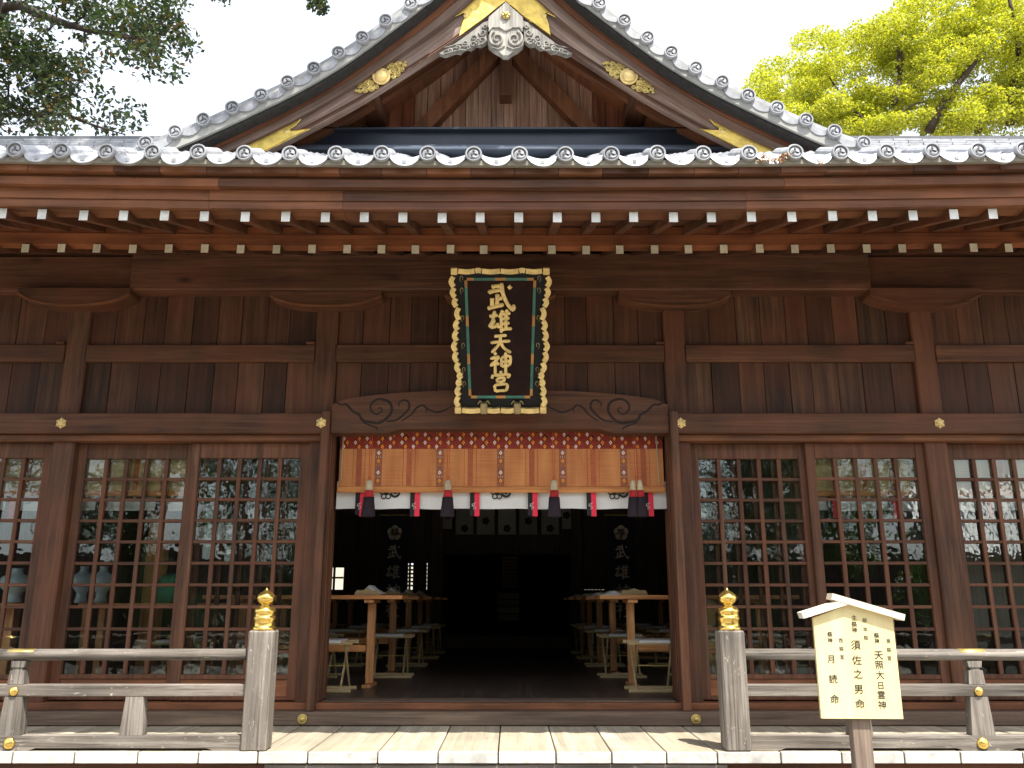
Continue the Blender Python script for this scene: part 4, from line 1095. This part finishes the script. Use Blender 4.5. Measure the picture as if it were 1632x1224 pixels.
# curtain
def make_curtain(x0, x1, y, z0, z1, label, rib, crests):
    c = empty('white_curtain', ((x0+x1)/2, y, z0), 0, label, 'curtain', 'white crested curtains below the blinds')
    W = (x1-x0)/2; n = 70
    top = [(-W+2*W*i/n, z1-z0) for i in range(n+1)]
    b = MB(); V_ = []
    for i in range(n+1):
        x = -W+2*W*i/n; yy = .008*math.sin(x*9)+.004*math.sin(x*23+1)
        V_ += [(x, yy, .003*math.sin(x*14)), (x, yy*.6, z1-z0)]
    b.add(V_, [(2*i, 2*i+2, 2*i+3, 2*i+1) for i in range(n)]); b.add([(x, y_+.003, z) for x, y_, z in V_], [(2*i+1, 2*i+3, 2*i+2, 2*i) for i in range(n)]); b.build('cloth', M['white_cloth'], c)
    for cx in crests:
        cb = MB(); cz = .128
        def arc(ox, oz, r, w_, a0, a1, yy=-.013):
            P = [(ox+r*math.cos(a), yy, oz+r*math.sin(a)) for a in np.linspace(a0, a1, 18)]; cb.tube(P, w_, 5, up=(0, 1, 0), flat=(1, .2))
        for k in range(5):
            a = k*1.2566+math.pi/2; arc(cx-.03+.032*math.cos(a), cz+.032*math.sin(a), .020, .0055, 0, 6.28)
        cb.lathe([(.012, 0), (.012, .003)], 10, c=(cx-.03, -.010, cz), ax='y')
        arc(cx+.045, cz+.004, .034, .010, -2.7, .9, -.0135); cb.lathe([(.021, 0), (.021, .003)], 14, c=(cx+.045, -.011, cz+.014), ax='y')
        cb.build('plum_crest', M['ink'], c)
    for rx in rib:
        r = MB(); 
        zt, zb = z1-z0, -.060
        r.box(-.040, -.002, -.0165, -.0150, zb+random.uniform(-.01, .01), zt, 0, 0); r.box(-.0018, .040, -.0165, -.0150, zb-.004, zt, 0, 1)
        P1 = [(.014, .052), (-.006, .044), (.004, .036), (-.014, .024), (.006, .022), (.016, .006), (-.004, .012), (.000, -.006)]
        r.tube([(p[0]-.006, -.0172, p[1]-.004) for p in P1], .0028, 5, up=(0, 1, 0), m=2)
        r.tube([(-.020, -.0172, .040), (-.022, -.0172, .016), (-.010, -.0172, .028)], .0026, 5, up=(0, 1, 0), m=2)
        for k in range(3): r.lathe([(.007, 0), (.005, .003)], 8, c=(-.014+.012*k, -.0165, zt-.045+(.006 if k == 1 else 0)), ax='y', m=2)
        r.build('ribbon', [M['blackcloth'], M['redcloth'], M['white_cloth']], c, loc=(rx, -.012, 0), rot=(0, 0, random.gauss(0, .05)))
    return c
cy = .17
cz0 = at(800, 811, cy)[1]; cX0 = at(536, 795, cy)[0]; cX1 = at(1062, 795, cy)[0]; cc = (cX0+cX1)/2
make_curtain(cX0, cX1, cy, cz0, bz0+.10, 'long white crested curtain below the orange blind over the entrance', [at(p, 800, cy)[0]-cc for p in (575, 662, 757, 849, 942, 1033)], [at(p, 800, cy)[0]-cc for p in (621, 798, 985)])
for a, b_, nm in ((-3.50, -2.59, 'left'), (2.59, 3.50, 'right'), (-5.6, -3.75, 'far left'), (3.75, 5.6, 'far right')):
    make_curtain(a, b_, .19, 2.33, 2.52, f'white curtain seen through the {nm} lattice doors under the tan blind', [-.28, .22] if b_-a < 1 else [-.62, 0.05, .6], [0.0] if b_-a < 1 else [-.3, .3])
# tassels
def tassel(px, label, double=False, y=.02):
    X, z = at(px, 765, y); top = bz1
    t = empty('tassel', (X, y, z), 0, label, 'tassel', 'tassels hanging before the entrance blind')
    for e in (-.006, .006): MB().tube([(e, 0, .01), (e*1.4, 0, (top-z)*.5), (e, .03, top-z)], .0028, 6).build('cord', M['redcord'], t)
    MB().tube([(.0, 0, 0), (.016, -.004, .018), (.0, -.006, .03), (-.014, 0, .014), (0, 0, 0)], .0035, 6).build('knot', M['redcord'], t)
    for q_, dx in enumerate(((-.028, .028) if double else (0,))):
        sk = dx*.6
        def L(prof, mat, nm, n=16):
            b = MB(); V_ = []
            for i, (r, h) in enumerate(prof):
                for j in range(n):
                    a = 2*math.pi*j/n; rr = r*(1+.10*math.cos(j*5+i)*(h < -.09))
                    V_.append((dx+sk*(-h)*2+rr*math.cos(a), rr*.75*math.sin(a), h))
            k = len(prof); F_ = [((i+1)*n+j, (i+1)*n+(j+1) % n, i*n+(j+1) % n, i*n+j) for i in range(k-1) for j in range(n)]
            F_ += [tuple(range(n)), tuple((k-1)*n+j for j in reversed(range(n)))]
            b.add(V_, F_).build(nm, mat, t, smooth=True)
        f = .68 if double else .84
        L([(.012, 0), (.027*f, -.012), (.033*f, -.04), (.037*f, -.085)], M['cream'], 'tassel_head')
        L([(.038*f, -.0855), (.043*f, -.11), (.047*f, -.14)], M['redthread'], 'tassel_band')
        L([(.0475*f, -.1405), (.053*f, -.19), (.062*f, -.25), (.072*f, -.29), (.068*f, -.300)], M['purple'], 'tassel_skirt', 20)
    return t
tassel(589, 'leftmost cream, red and purple tassel before the entrance blind'); tassel(714, 'second tassel from the left, before the blind left of the plaque\'s edge')
tassel(883, 'third tassel from the left, slim, before the blind right of the plaque'); tassel(1014, 'rightmost, double tassel before the entrance blind', True)

# ------------------------------------------------------------ interior banners, inner curtain, lamps
for s, px in ((-1, 630), (1, 989)):
    y = 4.9
    X, zt = at(px, 822, y); _, zb = at(px, 985, y)
    bn = empty('hanging_banner', (X, y, zb), 0, f'tall dark banner with pale characters inside the hall, {"left" if s < 0 else "right"} of the aisle', 'banner', 'tall banners inside the hall')
    MB().box(-.20, .20, 0, .004, 0, zt-zb).build('cloth', M['bannercloth'], bn)
    MB().tube([(-.22, 0, zt-zb+.01), (.22, 0, zt-zb+.01)], .010, 8).build('rod', M['brass'], bn)
    cr = MB()
    for k in range(5):
        a = k*1.2566+math.pi/2; cr.lathe([(.052, 0), (.048, .003)], 14, c=(.052*math.cos(a), 0, .052*math.sin(a)), ax='y')
    _, zc = at(px, 849, y); cr.build('crest', M['bannertext'], bn, loc=(0, -.002, zc-zb))
    for ch, py in (('武', 880), ('雄', 912), ('神', 943), ('社', 972)):
        _, zc = at(px, py, y); link('character', glyph_mesh(ch, .20, M['bannertext'], 6, .1), bn, loc=(0, -.004, zc-zb))
for k, px in enumerate((713, 740, 774, 808, 842, 877, 903)):
    y = 7.2; X, zb = at(px, 843 if k in (0, 6) else 852, y); _, zt = at(px, 795, y)
    wv = .075 if k in (0, 6) else .145
    c = empty('inner_curtain_panel', (X, y, zb), 0, f'{("leftmost", "second", "third", "middle", "fifth", "sixth", "rightmost")[k]} grey crested curtain panel across the dark sanctuary opening', 'curtain', 'crested panels across the sanctuary')
    MB().box(-wv, wv, 0, .004, 0, zt-zb).build('cloth', M['noren'], c)
    cr = MB(); 
    for q_ in range(5):
        a = q_*1.2566; cr.lathe([(.030, 0), (.028, .002)], 10, c=(.034*math.cos(a), 0, .034*math.sin(a)), ax='y')
    cr.build('crest', M['ink'], c, loc=(0, -.002, .10 if k % 2 else .22))
for k, px in enumerate((766, 853)):
    y = 8.2; X, z = at(px, 870, y)
    lm = MB().tube([(0, 0, -.12), (0, 0, .5)], .006, 6).lathe([(.02, -.16), (.035, -.12), (.035, .04), (.02, .08), (.01, .1)], 10).build('hanging_lantern', M['gold_dim'], None, loc=(X, y, z), smooth=True)
    tag(lm, f'{("left", "right")[k]}-hand slim gilt lantern hanging in the dark sanctuary opening', 'lantern', 'gilt lanterns in the sanctuary')
# urns behind the left doors
urn = MB().lathe([(.09, 0), (.10, .02), (.075, .10), (.08, .16), (.16, .26), (.175, .34), (.15, .42), (.07, .47), (.055, .53), (.07, .55), (.06, .56)], 24).mesh('porcelain_urn', M['porcelain'], True)
ct = empty('side_cabinet', (-2.95, .95, FZ), 0, 'low brown side table behind the left lattice doors, holding pale urns', 'table')
MB().box(-.75, .75, -.2, .2, .69, .73, .004).build('tabletop', M['table'], ct)
for x in (-.68, .68):
    for y in (-.15, .15): MB().box(x-.03, x+.03, y-.03, y+.03, 0, .689, .003).build('leg', M['tableleg'], ct)
for k, px in enumerate((132, 163)):
    X = at(px, 930, .95)[0]; o = link('porcelain_urn', urn, None, loc=(X, .95, FZ+.731)); o.scale = (.58, .58, .58)
    tag(o, ('left', 'right')[k]+' pale blue porcelain urn seen through the left lattice doors', 'urn', 'urns behind the left doors')
X = at(20, 930, .95)[0]; o = link('porcelain_urn', urn, None, loc=(X, 1.0, FZ+.73), scale=(.8, .8, .55)); tag(o, 'broad pale urn behind the lattice at the left picture edge', 'urn')
ft = empty('small_table', (X, 1.0, FZ), 0, 'small table under the broad urn at the left edge', 'table')
MB().box(-.3, .3, -.2, .2, .69, .728, .004).build('tabletop', M['table'], ft); MB().box(-.05, .05, -.05, .05, 0, .689, .003).build('leg', M['tableleg'], ft)
X, z = at(272, 930, .9); o = MB().lathe([(.14, 0), (.15, .08), (.13, .2), (.11, .23), (.04, .26)], 12).build('cloth_bundle', M['greencloth'], None, loc=(X, .95, FZ+.731), smooth=True); tag(o, 'green cloth bundle on the side table behind the left doors', 'bundle')
pst = MB().lathe([(.1, 0), (.1, 2.2)], 16).build('round_post', M['tableleg'], None, loc=(at(254, 850, 1.4)[0], 1.4, FZ), smooth=True); tag(pst, 'round ochre wooden post behind the left lattice doors', 'post')

# ------------------------------------------------------------ sign board in front of the right railing
SY = -2.0
tlx, tlz = at(1302, 985, SY); brx, brz = at(1435, 1145, SY); SX = (at(1306, 1100, SY)[0]+at(1432, 1100, SY)[0])/2+.0
hw = (at(1433, 1110, SY)[0]-at(1306, 1110, SY)[0])/2
SG = empty('sign_board', (SX, SY, 0), R(-3), 'pale house-shaped wooden sign board with black brushed characters on a post before the right railing', 'sign')
zt = at(1360, 962, SY)[1]
zs = at(1300, 985, SY)[1]
MB().prism([(-hw, brz), (hw, brz), (hw, zs), (0, zt), (-hw, zs)], -.012, .012).build('board', M['signwood'], SG)
rz1 = at(1360, 950, SY)[1]
def roofbar(s, y0, y1, xa, xb, za, zb, th):
    d = Vector((xb-xa, zb-za)).normalized(); n_ = Vector((-d.y, d.x))*th
    if n_.y < 0: n_ = -n_
    MB().prism([(xa, za), (xb, zb), (xb+n_.x, zb+n_.y), (xa+n_.x, za+n_.y)], y0, y1).build('roof_board', M['signroof'], SG)
L = lambda px, py: (at(px, py, SY-.04)[0]-SX, at(px, py, SY-.04)[1])
a = L(1326, 955); b = L(1440, 989); roofbar(1, -.042, .06, a[0], b[0], a[1], b[1], .034)
a = L(1283, 986); b = L(1352, 964); roofbar(-1, -.040, .058, a[0], b[0], a[1], b[1], .034)
MB().box(-.052, .052, .013, .085, 0, brz+.30, .006).build('post', M['signpost'], SG)
def text(body, px, py, size, mat, name='character', bold=.012):
    cu = bpy.data.curves.new('t', 'FONT'); cu.body = body; cu.size = size; cu.align_x = 'CENTER'; cu.align_y = 'CENTER'; cu.extrude = .0006; cu.offset = size*.002; cu.resolution_u = 3
    o = bpy.data.objects.new('t', cu); COL.objects.link(o); bpy.context.view_layer.update()
    me = bpy.data.meshes.new_from_object(o.evaluated_get(bpy.context.evaluated_depsgraph_get())); bpy.data.objects.remove(o); bpy.data.curves.remove(cu)
    me.materials.clear(); me.materials.append(mat)
    X, z = at(px, py, SY-.013)
    return link(name, me, SG, loc=(X-SX, -.0132, z), rot=(math.pi/2, 0, 0))
sx = 382/1559; 
def zz(u, v): return 1250+u*sx, 924+v*sx
for ch, u, v, s_ in (('須', 465, 428, 60), ('佐', 473, 527, 60), ('之', 481, 618, 58), ('男', 486, 716, 58), ('命', 494, 812, 58),
    ('天', 612, 493, 56), ('照', 616, 556, 52), ('大', 622, 622, 52), ('日', 626, 690, 46), ('霊', 630, 752, 50), ('神', 636, 818, 52),
    ('月', 310, 520, 52), ('読', 322, 650, 54), ('命', 332, 782, 56),
    ('主', 455, 250, 34), ('祭', 456, 292, 36), ('神', 458, 330, 34), ('祭', 598, 365, 34), ('神', 601, 401, 32), ('祭', 300, 358, 34), ('神', 302, 397, 32)):
    p = zz(u, v); text(ch, p[0], p[1], s_*sx/1430*5.0*1.06, M['ink'])
for ch, u, v in (('御', 522, 266), ('本', 526, 323), ('殿', 531, 379), ('東', 674, 400), ('脇', 677, 456), ('宮', 680, 511), ('西', 370, 396), ('脇', 374, 450), ('宮', 378, 505)):
    p = zz(u, v); text(ch, p[0], p[1], 30*sx/1430*5.0, M['inkgrey'])

# ------------------------------------------------------------ trees
def leaves(name, centres, radii, count, size, mat, parent, droop=.2, shell=.0):
    C = np.array(centres); Rr = np.array(radii)
    vol = Rr.prod(axis=1)**.9 if Rr.ndim == 2 else Rr**3
    idx = rng.choice(len(C), size=count, p=vol/vol.sum())
    d = rng.normal(size=(count, 3)); d /= np.linalg.norm(d, axis=1)[:, None]
    rad = rng.random(count)**(1/3)*(1-shell)+shell
    P = C[idx]+d*rad[:, None]*(Rr[idx] if Rr.ndim == 2 else Rr[idx][:, None])
    n = rng.normal(size=(count, 3)); n[:, 2] = np.abs(n[:, 2])+.5; n /= np.linalg.norm(n, axis=1)[:, None]
    t = np.cross(n, rng.normal(size=(count, 3))); t /= np.linalg.norm(t, axis=1)[:, None]; t[:, 2] -= droop; b = np.cross(n, t); b /= np.linalg.norm(b, axis=1)[:, None]
    s = size*rng.uniform(.6, 1.25, count)[:, None]
    V_ = np.stack([P-t*s, P-b*s*.52+n*s*.08, P+t*s, P+b*s*.52+n*s*.08], axis=1).reshape(-1, 3)
    me = bpy.data.meshes.new(name); me.vertices.add(len(V_)); me.vertices.foreach_set('co', V_.astype(np.float32).ravel())
    me.loops.add(count*4); me.loops.foreach_set('vertex_index', np.arange(count*4, dtype=np.int32))
    me.polygons.add(count); me.polygons.foreach_set('loop_start', np.arange(0, count*4, 4, dtype=np.int32)); me.polygons.foreach_set('loop_total', np.full(count, 4, dtype=np.int32))
    me.materials.append(mat); me.update(calc_edges=True)
    return link(name, me, parent)
def branch_pts(a, b, wob, n=6):
    a, b = Vector(a), Vector(b); P = []
    for i in range(n+1):
        t = i/n; p = a.lerp(b, t); k = math.sin(math.pi*t)*wob
        P.append(p+Vector((random.uniform(-k, k), random.uniform(-k, k), random.uniform(-k, k))))
    return P
def A(px, py, y): X, z = at(px, py, y); return (X, y, z)
# left tree: trunk beyond the left picture edge, boughs reaching over the roof end
lt_base = Vector((-9.4, 5.0, 0))
LT = empty('broadleaf_tree', lt_base, 0, 'dark-leaved tree reaching in over the roof at the top left', 'tree')
def rel(p): return tuple(Vector(p)-lt_base)
tk = MB(); tk.tube([rel(p) for p in [(-9.4, 5, 0), (-9.2, 5, 2.5), (-9.0, 4.9, 5.5), (-8.3, 4.8, 8.2), A(-20, 10, 4.8)]], [.34, .28, .22, .16, .10], 12); tk.build('trunk', M['bark'], LT, smooth=True)
br = MB()
main = [A(-20, 60, 4.8), A(5, 12, 4.7), A(30, 8, 4.6), A(70, 25, 4.5), A(105, 38, 4.4), A(140, 48, 4.3), (A(200, 58, 4.2)), A(250, 66, 4.2)]
br.tube([rel(p) for p in main], [.10, .085, .075, .065, .055, .045, .035, .012], 8)
low = [A(-30, 150, 5), A(20, 168, 4.9), A(60, 185, 4.8), A(100, 180, 4.7), A(150, 200, 4.6), A(200, 215, 4.6)]
br.tube([rel(p) for p in low], [.05, .045, .035, .03, .02, .008], 7)
for a, b in (((55, 20), (52, 45)), ((135, 55), (138, 90)), ((138, 90), (165, 115)), ((95, 36), (40, 70)), ((170, 52), (190, 20)), ((220, 60), (260, 30)), ((200, 60), (240, 100)), ((60, 185), (100, 150)), ((20, 168), (10, 120)), ((40, 178), (60, 208)), ((30, 8), (60, -20)), ((120, 42), (150, 5))):
    P = branch_pts(A(*a, 4.6), A(*b, 4.4+random.uniform(-.4, .4)), .06); br.tube([rel(p) for p in P], [.022*(1-.8*i/6) for i in range(7)], 5)
br.build('branch', M['bark'], LT, smooth=True)
cl = []; rr = []
blobs = [(200, 20, 60, 40), (250, 40, 60, 50), (280, 60, 28, 35), (255, 100, 40, 26), (160, 30, 45, 30), (110, 10, 60, 22), (40, 30, 55, 20), (20, 70, 60, 35), (70, 85, 50, 35), (30, 120, 60, 40), (90, 125, 45, 35), (110, 150, 40, 28), (40, 165, 60, 35), (120, 180, 45, 28), (160, 170, 25, 22), (60, 195, 60, 20), (180, 195, 35, 20), (205, 185, 16, 16), (0, 190, 40, 30), (230, 10, 50, 25), (140, 100, 18, 16), (215, 65, 45, 40), (-40, 60, 60, 60), (-40, 150, 60, 60), (100, -40, 140, 40), (260, -40, 60, 40)]
def blob_c(bl_, y, ysp, sub, rscale=.42):
    out = []; ra = []
    for (cx, cy, rx, ry) in bl_:
        k = max(2, int(sub*rx*ry/1500))
        for _ in range(k):
            a = random.uniform(0, 6.283); r = math.sqrt(random.random())*.85
            yy = y+random.uniform(-ysp, ysp); X, z = at(cx+rx*r*math.cos(a), cy+ry*r*math.sin(a), yy)
            q_ = random.uniform(.7, 1.3)*rscale; out.append((X, yy, z)); ra.append(q_)
    return out, ra
c1, r1 = blob_c(blobs, 4.6, .9, 5, .26)
c1 = [rel(p) for p in c1]
leaves('crown', c1, r1, 12500, .050, M['leaf_dark'], LT)
for bl_, n_ in (((508, 2, 24, 14), 170), ((350, -6, 30, 12), 130)):
    cs_, rs_ = blob_c([bl_], 3.6, .2, 12, .14)
    leaves('sprig', [rel(p) for p in cs_], rs_, n_, .045, M['leaf_dark'], LT)
# the same tree's high bough over the left of the gable (above the picture), dappling the tiles
c4 = []
for (X0, y0, z0, n_) in ((-1.9, -1.3, 5.5, 7), (-1.35, -1.3, 5.85, 6), (-3.6, .4, 6.0, 7), (-4.6, .2, 5.9, 6), (-2.6, -2.0, 4.4, 3)):
    for _ in range(n_):
        t_ = random.uniform(3.2, 4.2); c4.append(rel((X0+.25*t_+random.gauss(0, .28), y0-.435*t_+random.gauss(0, .18), z0+t_)))
leaves('crown', c4, [random.uniform(.16, .30) for _ in c4], 2600, .052, M['leaf_dark'], LT)
hb2 = MB(); hb2.tube([rel(p) for p in smooth_pts([(-8.3, 4.8, 8.2), (-6.2, 2.0, 9.2), (-4.0, -1.0, 9.6), (-2.2, -2.6, 9.5), (-.6, -3.0, 9.4)], 4)], [.12*(1-.85*i/16) for i in range(17)], 8); hb2.build('branch', M['bark'], LT, smooth=True)
# right tree: bright young foliage well behind the roof
rt_base = Vector((15.5, 22, 0))
RT = empty('lime_tree', rt_base, 0, 'bright yellow-green sunlit tree rising behind the right end of the roof', 'tree')
def rel2(p): return tuple(Vector(p)-rt_base)
tk = MB(); tk.tube([rel2(p) for p in [(15.5, 22, 0), (15.6, 22, 4), A(1440, 260, 22), A(1480, 200, 22)]], [.5, .42, .3, .2], 12); tk.build('trunk', M['bark'], RT, smooth=True)
br = MB()
for L_, r0 in (([(1480, 210), (1500, 170), (1530, 130), (1560, 90), (1580, 40)], .17), ([(1425, 165), (1430, 140), (1435, 120), (1430, 95), (1445, 75), (1462, 50)], .12),
    ([(1435, 120), (1438, 90), (1418, 72)], .06), ([(1610, 200), (1612, 150), (1622, 100), (1622, 60), (1614, 20), (1606, -10)], .15), ([(1560, 210), (1545, 175), (1530, 160)], .14), ([(1540, 200), (1520, 190), (1505, 170)], .07),
    ([(1612, 150), (1580, 145), (1565, 125)], .06), ([(1385, 210), (1375, 190), (1340, 150), (1320, 120)], .08), ([(1430, 200), (1450, 170), (1480, 160)], .05), ([(1622, 80), (1640, 60)], .06)):
    P = smooth_pts([rel2(A(a, b, 20.5+.3*math.sin(a))) for a, b in L_], 3); n = len(P); br.tube(P, [r0*(1-.65*i/(n-1)) for i in range(n)], 7)
br.build('branch', M['bark'], RT, smooth=True)
blobs2 = [(1320, 70, 30, 28), (1330, 110, 55, 35), (1395, 60, 50, 38), (1440, 40, 35, 28), (1440, 100, 60, 40), (1300, 150, 50, 40), (1250, 150, 35, 28), (1235, 120, 25, 20), (1360, 160, 60, 40), (1420, 180, 60, 35), (1480, 150, 50, 45), (1500, 90, 55, 40), (1540, 60, 45, 45), (1500, 200, 60, 30), (1580, 40, 55, 50), (1590, 120, 55, 60), (1560, 190, 60, 40), (1625, 180, 40, 50), (1620, 60, 30, 60), (1290, 200, 60, 30), (1380, 205, 70, 30), (1440, 10, 50, 12), (1510, 15, 40, 18), (1660, 100, 60, 100), (1600, -20, 80, 40), (1215, 135, 18, 14), (1270, 115, 25, 20), (1210, 155, 20, 18), (1340, 190, 60, 30), (1285, 60, 14, 10), (1450, 70, 60, 45)]
c3, r3 = blob_c(blobs2, 22, 2.4, 11, .46)
r3 = [(q*1.25, q*1.25, q*.62) for q in r3]
leaves('crown', [rel2(p) for p in c3], r3, 165000, .062, M['leaf_lime'], RT, shell=.2)

# things across the forecourt, seen only as reflections in the door glass
fx = [(-15, -15, 10), (-11, -18, 11), (-7.5, -16.5, 9), (-4, -18.5, 11), (-.5, -17.5, 10), (3, -19, 11), (6.5, -17, 9), (10, -20, 11)]
where = ['farthest left of the row', 'second from the left', 'third from the left', 'left of the middle', 'near the middle', 'right of the middle', 'beside the office', 'behind the office']
for k, (x, y, h) in enumerate(fx):
    T = empty('forecourt_tree', (x, y, 0), 0, f'leafy tree across the forecourt, {where[k]}', 'tree', 'trees across the forecourt')
    MB().tube([(0, 0, 0), (.15, 0, h*.35), (-.1, .1, h*.75)], [.26, .2, .08], 10).build('trunk', M['bark'], T, smooth=True)
    cs = [(random.gauss(0, 1.3), random.gauss(0, 1.0), h*.52+random.gauss(0, h*.21)) for _ in range(22)]
    cs = [(a, b, max(1.0, c)) for a, b, c in cs]
    leaves('crown', cs, [random.uniform(.6, 1.15) for _ in cs], 5200, .13, M['leaf_mid' if k % 2 else 'leaf_dark'], T)
OB = empty('shrine_office', (14, -13, 0), R(20), 'low plastered shrine office with a silver tiled roof across the forecourt', 'building')
MB().box(-3.5, 3.5, -2.2, 2.2, 0, 2.7).build('wall', M['wallplaster'], OB)
MB().box(-1.2, 1.2, 2.2, 2.25, .1, 2.1).build('door', M['wood_z'], OB)
r_ = MB()
for k in range(26):
    x = -4+8*k/25; r_.tube([(x, 3.1, 2.6), (x, 0, 4.4)], .09, 6)
r_.add([(-4.1, 3.1, 2.55), (4.1, 3.1, 2.55), (4.1, 0, 4.35), (-4.1, 0, 4.35), (-4.1, -3.1, 2.55), (4.1, -3.1, 2.55)], [(0, 1, 2, 3), (3, 2, 5, 4)])
r_.build('roof', M['tile'], OB)
FW = MB().box(-30, 30, -24, -23.8, 0, 3.2).build('boundary_wall', M['bark']); tag(FW, 'long dark timber boundary wall behind the forecourt trees', 'wall')
BK = MB().box(-30, 30, 30, 30.2, 0, 3.0).build('boundary_wall', M['wallplaster']); tag(BK, 'long cream boundary wall behind the hall', 'wall')

# dry leaf litter caught on the eave tiles
X0, Z0 = at(1232, 250, -2.06)
litter = []
leaves_o = leaves('leaf_litter', [(X0-.06, -2.055, Z0-.01), (X0+.02, -2.05, Z0-.02), (X0+.09, -2.04, Z0+.02), (X0+.30, -2.06, Z0-.045)], [(.05, .015, .025), (.06, .015, .02), (.05, .02, .02), (.03, .01, .01)], 170, .012,
    leaf_mat('dry_fallen_leaf', [(.30, .16, .06), (.55, .38, .20), (.40, .14, .06), (.20, .12, .08)], .1), None)
tag(leaves_o, 'dry orange-brown leaf litter caught on the eave tiles right of centre', 'leaf litter', kind='stuff')
